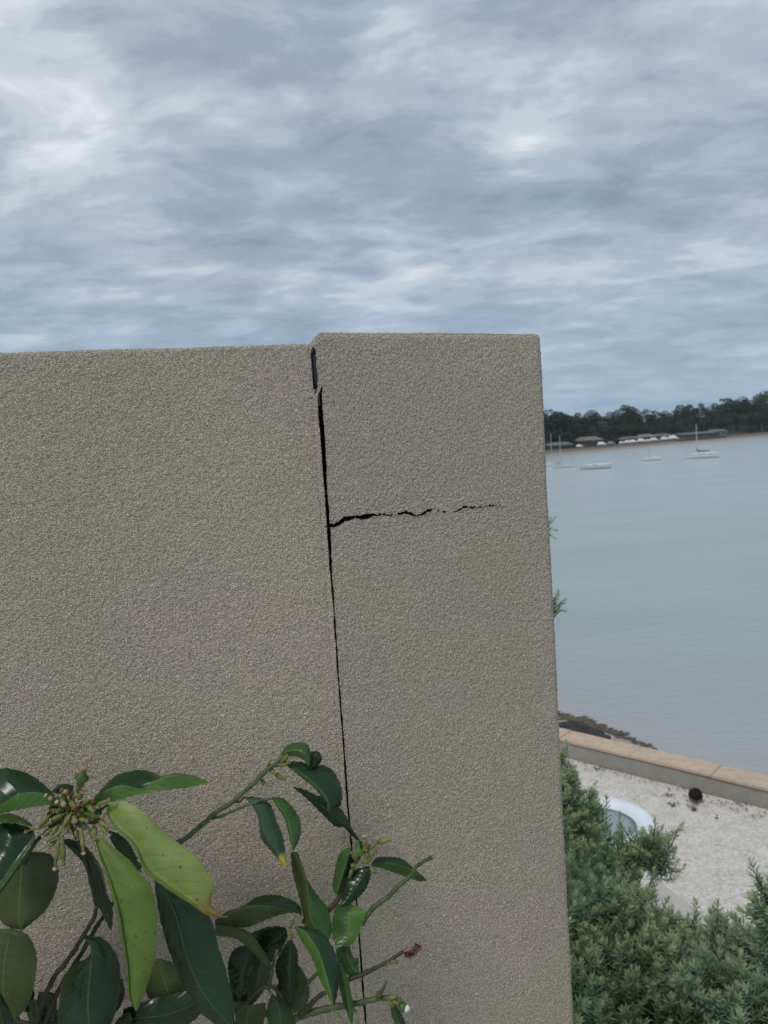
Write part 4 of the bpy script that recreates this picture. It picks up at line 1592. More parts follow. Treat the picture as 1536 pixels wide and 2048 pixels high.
# ------------------------------------------------------------------ lemon tree in front of the wall
def lemon_leaf_mat(name, top, rough=0.38, trans=0.25, vein=(1.5, 1.45, 1.3), tip=None, mott=0.25, spec=0.5, vs_=0.35, vadd=1.0):
    m_ = mat('lemon_leaf_'+name, top, rough, spec)
    nt = m_.node_tree
    nd, lk = nt.nodes, nt.links
    b = nd['Principled BSDF']

    def mth(op, a, b_=None, c=None, clamp=False):
        n = N(nd, 'ShaderNodeMath', operation=op, use_clamp=clamp)
        for i, v in enumerate((a, b_, c)):
            if v is None: continue
            if isinstance(v, (int, float)): n.inputs[i].default_value = v
            else: lk.new(v, n.inputs[i])
        return n.outputs[0]
    uv = nd.new('ShaderNodeUVMap')
    uv.uv_map = 'leaf_uv'
    sp = nd.new('ShaderNodeSeparateXYZ')
    lk.new(uv.outputs[0], sp.inputs[0])
    u = mth('MULTIPLY_ADD', sp.outputs[0], 2.0, -1.0)
    au = mth('ABSOLUTE', u)
    v = sp.outputs[1]
    tcn = nd.new('ShaderNodeTexCoord')
    wob = N(nd, 'ShaderNodeTexNoise', i_Scale=60.0, i_Detail=2.0)
    lk.new(tcn.outputs['Object'], wob.inputs['Vector'])
    q = mth('MULTIPLY', v, 9.0)
    pw = mth('POWER', au, 1.3)
    q = mth('MULTIPLY_ADD', pw, -1.9, q)
    q = mth('MULTIPLY_ADD', wob.outputs['Fac'], 0.5, q)
    fr = mth('FRACT', q)
    dd = mth('ABSOLUTE', mth('SUBTRACT', fr, 0.5))     # 0 on a vein
    veinm = mth('SUBTRACT', 1.0, mth('MULTIPLY', dd, 14.0), clamp=True)
    veinm = mth('MULTIPLY', veinm, mth('SUBTRACT', 1.0, mth('MULTIPLY', au, 0.9), clamp=True))
    midm = mth('SUBTRACT', 1.0, mth('MULTIPLY', au, 22.0), clamp=True)
    edgem = mth('MULTIPLY', mth('SUBTRACT', au, 0.965), 30.0, clamp=True)
    vv = mth('ADD', mth('MULTIPLY', veinm, vs_), midm, clamp=True)
    vv = mth('ADD', vv, mth('MULTIPLY', edgem, 0.6), clamp=True)
    # mottling
    n = N(nd, 'ShaderNodeTexNoise', i_Scale=28.0, i_Detail=4.0, i_Roughness=0.6)
    lk.new(tcn.outputs['Object'], n.inputs['Vector'])
    r = ramp(nd, [(0.3, (1-mott, 1-mott*.8, 1-mott)), (0.7, (1+mott, 1+mott*.8, 1+mott*.6))])
    lk.new(n.outputs['Fac'], r.inputs[0])
    m1 = N(nd, 'ShaderNodeMix', data_type='RGBA', blend_type='MULTIPLY')
    m1.inputs[0].default_value = 1
    m1.inputs[6].default_value = (*top, 1)
    lk.new(r.outputs[0], m1.inputs[7])
    m2 = N(nd, 'ShaderNodeMix', data_type='RGBA')
    lk.new(vv, m2.inputs[0])
    lk.new(m1.outputs[2], m2.inputs[6])
    m2.inputs[7].default_value = (min(1, top[0]*vein[0]+.035*vadd), min(1, top[1]*vein[1]+.05*vadd), top[2]*vein[2]+.012*vadd, 1)
    outc = m2.outputs[2]
    # small rust specks
    sk = N(nd, 'ShaderNodeTexNoise', i_Scale=170.0, i_Detail=2.0)
    lk.new(tcn.outputs['Object'], sk.inputs['Vector'])
    skm = mth('MULTIPLY', mth('SUBTRACT', sk.outputs['Fac'], 0.665), 16.0, clamp=True)
    m3 = N(nd, 'ShaderNodeMix', data_type='RGBA')
    lk.new(mth('MULTIPLY', skm, 0.75), m3.inputs[0])
    lk.new(outc, m3.inputs[6])
    m3.inputs[7].default_value = (0.06, 0.05, 0.02, 1)
    outc = m3.outputs[2]
    if tip:
        tm = mth('MULTIPLY', mth('SUBTRACT', mth('MULTIPLY_ADD', wob.outputs['Fac'], 0.10, v), tip[0]), 1/(tip[1]), clamp=True)
        m4 = N(nd, 'ShaderNodeMix', data_type='RGBA')
        lk.new(tm, m4.inputs[0])
        lk.new(outc, m4.inputs[6])
        m4.inputs[7].default_value = (*tip[2], 1)
        outc = m4.outputs[2]
    lk.new(outc, b.inputs['Base Color'])
    hgt = mth('SUBTRACT', mth('MULTIPLY', mth('POWER', mth('MULTIPLY', dd, 2.0), 0.6), 0.8), mth('MULTIPLY', midm, 1.2))
    hgt = mth('MULTIPLY_ADD', wob.outputs['Fac'], 0.8, hgt)
    bp = N(nd, 'ShaderNodeBump', i_Strength=0.4, i_Distance=0.0008)
    lk.new(hgt, bp.inputs['Height'])
    lk.new(bp.outputs[0], b.inputs['Normal'])
    tr = nd.new('ShaderNodeBsdfTranslucent')
    tc2 = N(nd, 'ShaderNodeMix', data_type='RGBA', blend_type='MULTIPLY')
    tc2.inputs[0].default_value = 1
    lk.new(outc, tc2.inputs[6])
    tc2.inputs[7].default_value = (1.2, 1.3, 0.5, 1)
    lk.new(tc2.outputs[2], tr.inputs[0])
    ms = nd.new('ShaderNodeMixShader')
    ms.inputs[0].default_value = trans
    lk.new(b.outputs[0], ms.inputs[1])
    lk.new(tr.outputs[0], ms.inputs[2])
    lk.new(ms.outputs[0], nd['Material Output'].inputs[0])
    return m_


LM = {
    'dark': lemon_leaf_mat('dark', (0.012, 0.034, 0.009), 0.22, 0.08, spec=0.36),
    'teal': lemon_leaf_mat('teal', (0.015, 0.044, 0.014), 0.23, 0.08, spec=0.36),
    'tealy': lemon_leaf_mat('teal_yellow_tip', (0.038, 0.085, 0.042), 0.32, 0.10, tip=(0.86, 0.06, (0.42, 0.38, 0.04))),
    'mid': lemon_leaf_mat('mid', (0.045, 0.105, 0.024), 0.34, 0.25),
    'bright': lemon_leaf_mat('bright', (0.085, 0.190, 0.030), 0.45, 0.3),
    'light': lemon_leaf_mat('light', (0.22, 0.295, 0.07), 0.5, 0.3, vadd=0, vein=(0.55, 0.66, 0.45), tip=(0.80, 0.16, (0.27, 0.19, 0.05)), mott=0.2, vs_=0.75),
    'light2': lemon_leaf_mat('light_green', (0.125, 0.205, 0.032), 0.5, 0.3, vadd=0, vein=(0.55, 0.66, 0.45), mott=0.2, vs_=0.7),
    'olive': lemon_leaf_mat('olive', (0.055, 0.080, 0.018), 0.5, 0.2, mott=0.35),
}


def resample(pts, n):
    P = np.array(pts, float)
    seg = np.r_[0, np.cumsum(np.hypot(*np.diff(P, axis=0).T))]
    t = np.linspace(0, seg[-1], n)
    ext = np.vstack([2*P[0]-P[1], P, 2*P[-1]-P[-2]])
    out = []
    for x in t:
        i = min(len(P)-2, max(0, np.searchsorted(seg, x, 'right')-1))
        f = (x-seg[i])/max(1e-6, seg[i+1]-seg[i])
        p0, p1, p2, p3 = ext[i], ext[i+1], ext[i+2], ext[i+3]
        out.append(0.5*((2*p1)+(-p0+p2)*f+(2*p0-5*p1+4*p2-p3)*f*f+(-p0+3*p1-3*p2+p3)*f**3))
    return np.array(out)


def ptl(x, y, d):
    return pt(x, y, 1-(1-d)*0.68)


def a_(p): return (p[0]/3.2, 1480+p[1]/3.2)
def b_(p): return (430+p[0]/3.268, 1460+p[1]/3.268)


lemon = empty('lemon_tree', (-0.42, 0.80, 5.9))
tag(lemon, 'lemon tree with glossy green and yellow green leaves growing in front of the stucco wall', 'lemon tree')


def lemon_leaf(tr, L, M, R_, d, mats, e=(0.012, 0.012), bulge=0.0, bow=0.0, hole=None, label=None, wave=0.002):
    """leaf blade between its left edge, midrib and right edge, each read from base to tip; d = depth at base and tip;
    e = how far the left and right edge lie behind the midrib; bulge = how far the half blades swell forward"""
    n, h = 34, 6
    Lp, Mp, Rp = (resample([tr(p) for p in q], n) for q in (L, M, R_))
    V, UV = [], []
    ph = random.uniform(0, 6)
    for i in range(n):
        t = i/(n-1)
        prof = math.sin(PI*min(1, max(0, t)))**0.6
        dm = d[0]+(d[1]-d[0])*t-bow*math.sin(PI*t)
        for k in range(-h, h+1):
            s_ = abs(k)/h
            E = Lp if k < 0 else Rp
            q = Mp[i]*(1-s_)+E[i]*s_
            ee = e[0] if k < 0 else e[1]
            sgn = -1 if k < 0 else 1
            if abs(k) == h:   # fine crenate margin
                q = q+(E[i]-Mp[i])/max(1, np.linalg.norm(E[i]-Mp[i]))*0.9*math.sin(i*2.4+ph)
            dep = dm+ee*prof*s_**1.4-bulge*prof*math.sin(PI*min(1, s_*.9))*1.0+wave*s_*math.sin(t*15+ph+sgn)
            V.append(ptl(q[0], q[1], dep)-lemon.location)
            UV.append((0.5+0.5*k/h, t))
    w = 2*h+1
    Fc, mi = [], []
    for i in range(n-1):
        for k in range(w-1):
            f = (i*w+k, i*w+k+1, (i+1)*w+k+1, (i+1)*w+k)
            if hole:
                cx = sum(project(np.array([[*(V[j]+lemon.location)]]))[0][0] for j in f)/4
                cy = sum(project(np.array([[*(V[j]+lemon.location)]]))[1][0] for j in f)/4
                hp = tr(hole[:2])
                if math.hypot((cx-hp[0])/hole[2], (cy-hp[1])/hole[3]) < 1: continue
            Fc.append(f)
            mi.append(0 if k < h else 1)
    me = bpy.data.meshes.new('leaf')
    me.from_pydata(V, [], Fc)
    uvl = me.uv_layers.new(name='leaf_uv')
    li = np.zeros(len(me.loops), dtype=np.int32)
    me.loops.foreach_get('vertex_index', li)
    uvl.data.foreach_set('uv', np.array(UV, dtype=np.float32)[li].ravel())
    for m_ in mats: me.materials.append(LM[m_])
    me.polygons.foreach_set('material_index', mi)
    me.polygons.foreach_set('use_smooth', [True]*len(Fc))
    o = bpy.data.objects.new('leaf', me)
    col.objects.link(o)
    o.parent = lemon
    if label: o['label'] = label
    return o


def mids(L, R_):
    return [tuple(q) for q in (resample(L, 9)+resample(R_, 9))/2]


# left cluster (nearest the camera)
A = a_
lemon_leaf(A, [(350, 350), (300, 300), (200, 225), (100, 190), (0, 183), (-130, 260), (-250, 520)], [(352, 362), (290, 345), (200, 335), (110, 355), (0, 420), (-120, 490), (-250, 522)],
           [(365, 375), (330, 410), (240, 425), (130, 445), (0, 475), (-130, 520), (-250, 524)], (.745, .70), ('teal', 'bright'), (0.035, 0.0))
lemon_leaf(A, [(470, 290), (420, 280), (370, 290), (330, 330)], [(470, 320), (420, 305), (370, 310), (328, 332)], [(470, 345), (420, 345), (370, 345), (328, 334)], (.78, .80), ('dark', 'dark'))
lemon_leaf(A, [(210, 545), (150, 500), (60, 470), (0, 480), (-60, 500)], [(205, 552), (140, 520), (60, 505), (0, 510), (-60, 512)], [(200, 555), (120, 535), (60, 530), (0, 530), (-60, 520)], (.735, .70), ('mid', 'bright'), (0.02, 0))
lemon_leaf(A, [(215, 570), (130, 540), (50, 530), (0, 535), (-60, 640), (-120, 800), (-160, 1080)], [(222, 610), (160, 700), (90, 800), (20, 900), (-50, 980), (-110, 1030), (-160, 1085)],
           [(228, 620), (200, 710), (150, 790), (85, 870), (10, 975), (-80, 1050), (-160, 1090)], (.74, .66), ('teal', 'mid'), (0.03, 0.004), 0.008)
lemon_leaf(A, [(160, 720), (60, 770), (0, 900), (-30, 1020), (0, 1150), (60, 1200), (130, 1215)], [(165, 715), (140, 800), (130, 900), (125, 1000), (120, 1100), (125, 1170), (140, 1215)],
           [(180, 715), (320, 730), (375, 840), (360, 960), (300, 1080), (220, 1160), (145, 1215)], (.79, .77), ('olive', 'olive'), (0.02, 0.02), 0.004)
lemon_leaf(A, [(55, 1205), (-20, 1220), (-80, 1300), (-80, 1450), (-60, 1600), (0, 1720), (80, 1800)], [(60, 1205), (50, 1300), (30, 1400), (20, 1500), (20, 1600), (40, 1700), (85, 1800)],
           [(75, 1205), (180, 1250), (235, 1370), (230, 1500), (205, 1620), (160, 1720), (90, 1800)], (.76, .73), ('olive', 'olive'), (0.02, 0.016), 0.004)
lemon_leaf(A, [(40, 1900), (-60, 1850), (-70, 1750), (-20, 1590)], [(60, 1900), (20, 1820), (0, 1720), (-15, 1592)], [(110, 1900), (90, 1800), (50, 1700), (-10, 1594)], (.70, .68), ('teal', 'teal'))
lemon_leaf(A, [(600, 375), (660, 300), (740, 230), (820, 203), (900, 190), (970, 205), (1035, 230), (1120, 212), (1230, 226), (1333, 268)],
           [(600, 385), (650, 340), (700, 312), (800, 292), (900, 312), (960, 282), (1035, 240), (1120, 222), (1230, 236), (1333, 270)],
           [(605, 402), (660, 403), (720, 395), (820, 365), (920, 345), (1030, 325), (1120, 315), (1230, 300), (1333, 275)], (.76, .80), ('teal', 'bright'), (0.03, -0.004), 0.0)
L9 = [(700, 395), (790, 393), (880, 430), (960, 500), (1060, 600), (1150, 665), (1250, 740), (1330, 850), (1375, 920), (1365, 990), (1345, 1040), (1400, 1110), (1460, 1130)]
M9 = [(695, 405), (740, 450), (800, 515), (880, 590), (960, 675), (1020, 755), (1090, 835), (1180, 920), (1250, 990), (1300, 1050), (1340, 1090), (1392, 1126), (1460, 1133)]
R9 = [(690, 410), (685, 480), (730, 560), (800, 620), (860, 690), (900, 790), (940, 860), (1020, 920), (1120, 990), (1220, 1050), (1300, 1110), (1380, 1135), (1460, 1136)]
M9 = [tuple(q) for q in resample(R9, 14)*.92+resample(L9, 14)*.08]
lemon_leaf(A, L9, M9, R9, (.745, .69), ('light', 'light'), (0.012, 0.003), 0.009, 0.010, wave=0.001, label='broad pale yellow green leaf with a browned curled tip')
L10 = [(610, 640), (640, 760), (690, 900), (720, 1020), (750, 1120), (770, 1250), (790, 1360), (805, 1450), (815, 1560), (830, 1660), (870, 1735)]
R10 = [(650, 620), (730, 690), (830, 770), (900, 860), (960, 920), (990, 1030), (1005, 1150), (1000, 1290), (985, 1420), (940, 1580), (876, 1735)]
M10 = [(625, 632), (665, 740), (730, 850), (790, 960), (835, 1060), (865, 1180), (885, 1300), (888, 1400), (882, 1500), (872, 1620), (872, 1735)]
M10 = [tuple(q) for q in resample(L10, 14)*.90+resample(R10, 14)*.10]
lemon_leaf(A, L10, M10, R10, (.735, .67), ('light2', 'light2'), (0.003, 0.012), 0.007, 0.01, wave=0.001, label='long bright green leaf hanging straight down')
lemon_leaf(A, [(700, 580), (760, 600), (820, 650), (870, 740), (908, 850)], mids([(700, 580), (760, 600), (820, 650), (870, 740), (908, 850)], [(690, 600), (730, 680), (790, 740), (840, 790), (905, 850)]),
           [(690, 600), (730, 680), (790, 740), (840, 790), (905, 850)], (.76, .755), ('dark', 'dark'))
lemon_leaf(A, [(390, 630), (480, 640), (560, 690), (640, 800), (670, 900), (690, 990), (720, 1060), (722, 1150), (712, 1220)], [(400, 645), (480, 710), (560, 760), (620, 820), (655, 900), (675, 1000), (695, 1080), (708, 1150), (712, 1222)],
           [(405, 655), (470, 720), (520, 770), (570, 860), (600, 960), (625, 1060), (655, 1110), (690, 1190), (711, 1225)], (.77, .80), ('teal', 'dark'), (0.02, 0.004))
lemon_leaf(A, [(530, 1260), (580, 1330), (560, 1390), (450, 1450), (400, 1560), (375, 1700), (380, 1850), (450, 2000), (560, 2080)], [(535, 1255), (585, 1330), (582, 1430), (570, 1550), (562, 1680), (570, 1800), (580, 1900), (570, 2000), (568, 2080)],
           [(540, 1250), (650, 1265), (720, 1330), (765, 1430), (770, 1560), (750, 1700), (710, 1830), (660, 1960), (575, 2080)], (.78, .72), ('dark', 'dark'), (0.028, 0.028), 0.002)
lemon_leaf(A, [(985, 850), (990, 930), (1005, 1040), (1025, 1150), (1062, 1290), (1110, 1430), (1170, 1570), (1240, 1680), (1310, 1770), (1400, 1830), (1490, 1850)],
           [(1000, 850), (1060, 980), (1110, 1090), (1150, 1220), (1180, 1350), (1225, 1470), (1280, 1590), (1350, 1690), (1420, 1770), (1495, 1850)],
           [(1030, 840), (1200, 980), (1330, 1110), (1375, 1220), (1400, 1330), (1440, 1440), (1465, 1550), (1490, 1670), (1502, 1760), (1500, 1848)], (.78, .74), ('teal', 'teal'), (0.016, 0.026), 0.002)
lemon_leaf(A, [(1000, 1400), (960, 1480), (930, 1600), (1000, 1700), (1150, 1730)], [(1010, 1400), (1040, 1500), (1070, 1600), (1110, 1680), (1155, 1730)], [(1040, 1400), (1120, 1440), (1180, 1560), (1190, 1650), (1160, 1725)], (.84, .84), ('olive', 'olive'))
lemon_leaf(A, [(790, 1720), (880, 1690), (1000, 1650), (1150, 1620), (1250, 1600), (1333, 1660)], [(780, 1800), (900, 1780), (1050, 1760), (1200, 1710), (1330, 1662)], [(790, 1880), (950, 1880), (1100, 1860), (1250, 1790), (1335, 1670)], (.82, .82), ('dark', 'dark'))
lemon_leaf(A, [(700, 1950), (720, 1840), (770, 1770), (830, 1740)], [(740, 1950), (770, 1880), (800, 1800), (832, 1742)], [(800, 1960), (850, 1880), (850, 1800), (835, 1745)], (.80, .80), ('dark', 'dark'))

# right cluster
B = b_
lemon_leaf(B, [(430, 160), (450, 120), (500, 88), (550, 80), (600, 90), (622, 130), (625, 190), (610, 245)], [(435, 168), (470, 145), (520, 130), (560, 140), (595, 160), (610, 190), (612, 220), (610, 246)],
           [(440, 175), (480, 170), (530, 175), (570, 190), (595, 215), (605, 235), (607, 242), (609, 248)], (.90, .88), ('mid', 'mid'), (0.02, 0.004))
lemon_leaf(B, [(618, 250), (612, 200), (620, 150), (655, 136)], [(624, 255), (645, 215), (658, 175), (665, 138)], [(635, 262), (675, 235), (697, 195), (690, 155), (668, 138)], (.91, .93), ('dark', 'dark'))
lemon_leaf(B, [(470, 215), (520, 205), (590, 215), (640, 245), (700, 228), (760, 255), (800, 310), (830, 390), (830, 460), (815, 500), (745, 545)],
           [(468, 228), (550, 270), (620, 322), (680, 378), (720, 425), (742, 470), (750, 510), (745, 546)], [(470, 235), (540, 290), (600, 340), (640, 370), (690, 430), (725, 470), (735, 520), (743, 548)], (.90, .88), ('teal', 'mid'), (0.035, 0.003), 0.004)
lemon_leaf(B, [(945, 715), (900, 650), (870, 590), (830, 520), (800, 500), (740, 450), (650, 420), (580, 385), (515, 370)], [(945, 725), (890, 660), (830, 600), (770, 550), (700, 500), (620, 440), (560, 400), (515, 375)],
           [(940, 730), (880, 680), (840, 635), (790, 635), (740, 590), (650, 500), (590, 440), (540, 400), (512, 378)], (.95, .955), ('teal', 'teal'), (0.012, 0.006), label='dull grey green leaf lying close to the wall')
lemon_leaf(B, [(205, 435), (290, 440), (350, 470), (385, 530), (405, 600), (440, 680), (455, 760), (465, 830), (466, 900)], [(200, 437), (250, 500), (290, 580), (320, 660), (350, 720), (390, 780), (425, 830), (450, 870), (463, 902)],
           [(195, 440), (240, 490), (280, 570), (290, 650), (300, 710), (340, 760), (390, 820), (440, 880), (462, 904)], (.89, .86), ('tealy', 'tealy'), (0.022, 0.016), 0.002, label='drooping blue green leaf with a yellow tip')
lemon_leaf(B, [(380, 440), (450, 450), (520, 520), (560, 600), (560, 680), (540, 740), (512, 790)], [(375, 445), (430, 510), (475, 580), (495, 650), (505, 720), (510, 790)], [(370, 445), (410, 510), (450, 570), (470, 640), (490, 720), (506, 792)],
           (.89, .87), ('mid', 'bright'), (0.014, 0.01), 0.002)
lemon_leaf(B, [(495, 800), (500, 880), (515, 970), (540, 1060), (565, 1160), (580, 1240), (590, 1300), (660, 1350), (743, 1372)], [(515, 795), (560, 880), (590, 960), (605, 1050), (610, 1150), (625, 1230), (660, 1300), (743, 1370)],
           [(540, 800), (570, 880), (610, 990), (680, 1090), (730, 1150), (755, 1230), (765, 1310), (745, 1370)], (.92, .88), ('olive', 'mid'), (0.02, 0.018), 0.002)
lemon_leaf(B, [(880, 765), (820, 800), (790, 880), (775, 960), (765, 1020), (790, 1080)], [(890, 770), (865, 850), (840, 930), (820, 1000), (795, 1080)], [(900, 780), (905, 850), (885, 930), (850, 1000), (800, 1080)], (.91, .89), ('mid', 'dark'), (0.014, 0.014))
lemon_leaf(B, [(1010, 890), (940, 900), (880, 950), (850, 1020), (830, 1090), (820, 1150)], [(1012, 890), (970, 950), (930, 1010), (880, 1080), (825, 1155)], [(1015, 900), (1015, 970), (980, 1050), (920, 1110), (860, 1150), (825, 1158)], (.91, .88), ('teal', 'teal'))
lemon_leaf(B, [(1040, 850), (1070, 830), (1150, 830), (1220, 840), (1280, 885), (1340, 940), (1385, 980)], [(1020, 880), (1080, 870), (1160, 872), (1240, 895), (1300, 925), (1385, 982)], [(1020, 890), (1090, 905), (1160, 930), (1230, 955), (1300, 980), (1340, 990), (1387, 984)],
           (.92, .92), ('teal', 'mid'), (0.012, 0.008))
lemon_leaf(B, [(920, 725), (915, 780), (925, 820), (965, 825), (1000, 800)], [(940, 722), (945, 760), (960, 795), (980, 805), (1005, 795)], [(955, 725), (975, 770), (995, 785), (1015, 785)], (.91, .90), ('bright', 'dark'), (0.0, 0.01))
lemon_leaf(B, [(870, 1130), (800, 1140), (775, 1200), (765, 1290), (770, 1370), (790, 1405)], [(872, 1132), (866, 1180), (870, 1240), (868, 1300), (862, 1360), (830, 1408)], [(875, 1130), (980, 1180), (980, 1220), (950, 1310), (920, 1370), (880, 1412), (835, 1412)],
           (.90, .87), ('mid', 'bright'), (0.016, 0.006), hole=(887, 1340, 4.5, 3.2), label='green leaf with a small hole eaten through it')
lemon_leaf(B, [(790, 1430), (800, 1500), (840, 1570), (880, 1608), (948, 1612)], [(850, 1405), (862, 1460), (880, 1520), (910, 1570), (946, 1608)], [(880, 1400), (890, 1450), (910, 1490), (937, 1490), (940, 1550), (949, 1606)], (.89, .88), ('mid', 'mid'), label='green leaf with a bite out of its side')
lemon_leaf(B, [(520, 1290), (560, 1370), (610, 1450), (650, 1530), (680, 1620), (720, 1700), (755, 1770), (775, 1808)], [(530, 1283), (590, 1320), (640, 1380), (680, 1450), (710, 1540), (735, 1630), (760, 1720), (778, 1808)],
           [(545, 1280), (640, 1295), (710, 1330), (760, 1400), (795, 1480), (808, 1570), (805, 1700), (779, 1808)], (.86, .81), ('bright', 'teal'), (0.014, 0.022), 0.002)
lemon_leaf(B, [(800, 1510), (800, 1600), (815, 1700), (840, 1790), (870, 1870), (895, 1930)], [(815, 1520), (835, 1600), (855, 1700), (870, 1790), (890, 1930)], [(820, 1520), (860, 1600), (885, 1690), (900, 1790), (905, 1860), (898, 1930)], (.87, .85), ('mid', 'bright'))
lemon_leaf(B, [(570, 1210), (555, 1150), (500, 1110), (420, 1080), (340, 1078), (260, 1095), (180, 1150), (80, 1185), (0, 1240)], [(575, 1215), (500, 1185), (430, 1165), (350, 1150), (270, 1145), (180, 1160), (80, 1200), (0, 1250)],
           [(580, 1220), (520, 1195), (440, 1205), (350, 1235), (270, 1270), (200, 1290), (100, 1290), (0, 1280)], (.89, .83), ('dark', 'olive'), (0.02, 0.008))
lemon_leaf(B, [(0, 1275), (100, 1285), (200, 1305), (260, 1355), (310, 1430), (350, 1490), (375, 1550)], [(0, 1310), (90, 1320), (170, 1345), (230, 1390), (290, 1450), (340, 1520), (375, 1552)], [(0, 1345), (80, 1355), (150, 1372), (220, 1430), (280, 1490), (330, 1540), (373, 1555)],
           (.82, .85), ('olive', 'mid'), (0.01, 0.01))
lemon_leaf(B, [(460, 1290), (380, 1280), (300, 1300), (230, 1340), (220, 1440), (240, 1560)], [(470, 1310), (400, 1370), (330, 1430), (280, 1500), (245, 1560)], [(475, 1350), (440, 1430), (400, 1490), (340, 1540), (250, 1562)], (.90, .90), ('dark', 'dark'))
lemon_leaf(B, [(480, 1370), (430, 1450), (395, 1530), (400, 1600), (430, 1680), (465, 1740), (485, 1795)], [(490, 1370), (490, 1450), (488, 1530), (485, 1610), (485, 1680), (485, 1740), (487, 1795)], [(500, 1370), (535, 1430), (543, 1500), (540, 1570), (525, 1650), (505, 1730), (489, 1795)],
           (.88, .86), ('dark', 'teal'), (0.018, 0.014), label='dark leaf with a pale tip pointing straight down')
lemon_leaf(B, [(210, 1400), (130, 1430), (90, 1500), (85, 1590), (110, 1680), (160, 1760)], [(225, 1410), (200, 1500), (180, 1590), (170, 1680), (165, 1760)], [(235, 1420), (260, 1480), (245, 1580), (220, 1680), (170, 1760)], (.86, .86), ('dark', 'dark'))
lemon_leaf(B, [(290, 1440), (250, 1520), (225, 1620), (210, 1740), (200, 1830)], [(310, 1450), (300, 1550), (275, 1650), (240, 1750), (205, 1835)], [(330, 1460), (365, 1540), (350, 1640), (310, 1720), (210, 1835)], (.88, .88), ('olive', 'olive'))
lemon_leaf(B, [(545, 1540), (510, 1640), (490, 1740), (480, 1840)], [(550, 1540), (560, 1640), (545, 1740), (490, 1850)], [(560, 1550), (610, 1650), (613, 1760), (560, 1840), (495, 1855)], (.91, .91), ('olive', 'mid'))
lemon_leaf(B, [(450, 1620), (400, 1680), (410, 1760), (470, 1830)], [(470, 1620), (450, 1690), (455, 1760), (475, 1830)], [(500, 1640), (520, 1700), (510, 1770), (480, 1832)], (.92, .92), ('dark', 'dark'))
lemon_leaf(B, [(375, 1720), (345, 1790), (340, 1870), (350, 1980)], [(380, 1725), (410, 1800), (430, 1890), (440, 1990)], [(385, 1730), (450, 1790), (510, 1850), (540, 1980)], (.84, .82), ('teal', 'teal'))
lemon_leaf(B, [(190, 1790), (140, 1860), (120, 1980)], [(220, 1800), (210, 1880), (190, 2000)], [(330, 1780), (330, 1860), (300, 1990)], (.87, .87), ('olive', 'olive'))
lemon_leaf(B, [(1150, 1780), (1150, 1850), (1180, 1930), (1220, 2000)], [(1160, 1785), (1185, 1850), (1210, 1920), (1235, 2000)], [(1175, 1790), (1210, 1840), (1240, 1900), (1255, 2000)], (.91, .90), ('mid', 'dark'))
lemon_leaf(B, [(100, 1600), (90, 1700), (110, 1800), (160, 1960)], [(150, 1600), (150, 1700), (165, 1800), (180, 1960)], [(200, 1620), (240, 1700), (240, 1800), (200, 1960)], (.90, .90), ('dark', 'dark'))

for o_, dd in (((230, 1700), .86), ((60, 1790), .84), ((330, 1760), .87), ((560, 1760), .86), ((720, 1560), .90), ((300, 1650), .90), ((440, 1780), .84), ((880, 1760), .90), ((160, 1600), .88)):
    lf = [(-60, 0), (-70, 80), (-40, 170), (0, 230)]
    rt = [(60, 10), (75, 90), (50, 170), (4, 230)]
    md = [(0, 0), (8, 80), (8, 160), (2, 232)]
    k_ = random.uniform(.8, 1.2)
    f_ = lambda q: [(o_[0]+x*k_, o_[1]-40+y*k_) for x, y in q]
    lemon_leaf(A, f_(lf), f_(md), f_(rt), (dd, dd-.02), ('dark', random.choice(['dark', 'teal'])), (.015, .015))
lemon_leaf(A, [(300, 470), (330, 400), (400, 370), (470, 400)], [(300, 500), (370, 450), (430, 430), (472, 405)], [(310, 560), (400, 540), (460, 490), (474, 410)], (.765, .765), ('dark', 'dark'))
lemon_leaf(A, [(470, 420), (560, 380), (640, 420), (660, 520)], [(470, 440), (540, 440), (600, 470), (655, 525)], [(470, 460), (500, 520), (580, 540), (650, 530)], (.765, .77), ('dark', 'olive'))
# stems
M_green_stem = noisy('green_stem', (0.045, 0.075, 0.022), (0.085, 0.12, 0.04), 60, 0.55, 0.4, 200, dist=0.002)
M_dark_stem = noisy('dark_stem', (0.022, 0.026, 0.012), (0.05, 0.05, 0.025), 60, 0.6, 0.4, 200, dist=0.002)
M_brown_stem = noisy('brown_stem', (0.06, 0.045, 0.025), (0.12, 0.09, 0.05), 60, 0.7, 0.5, 200, dist=0.002)


def stem(tr, pts_, d, w, m_, name='branch'):
    P = resample([tr(p) for p in pts_], max(5, len(pts_)*4))
    n = len(P)
    W_, rad = [], []
    for i, p in enumerate(P):
        t = i/(n-1)
        dep = d[0]+(d[1]-d[0])*t
        W_.append(ptl(p[0], p[1], dep)-lemon.location+Vector((random.gauss(0, .0003), 0, random.gauss(0, .0003))))
        rad.append(max(.0006, (w[0]+(w[1]-w[0])*t)*dep/F/2*(1+0.10*math.sin(i*1.9))))
    mb = MB()
    mb.tube(W_, rad, 9)
    return mb.build(name, m_, lemon, smooth=True)


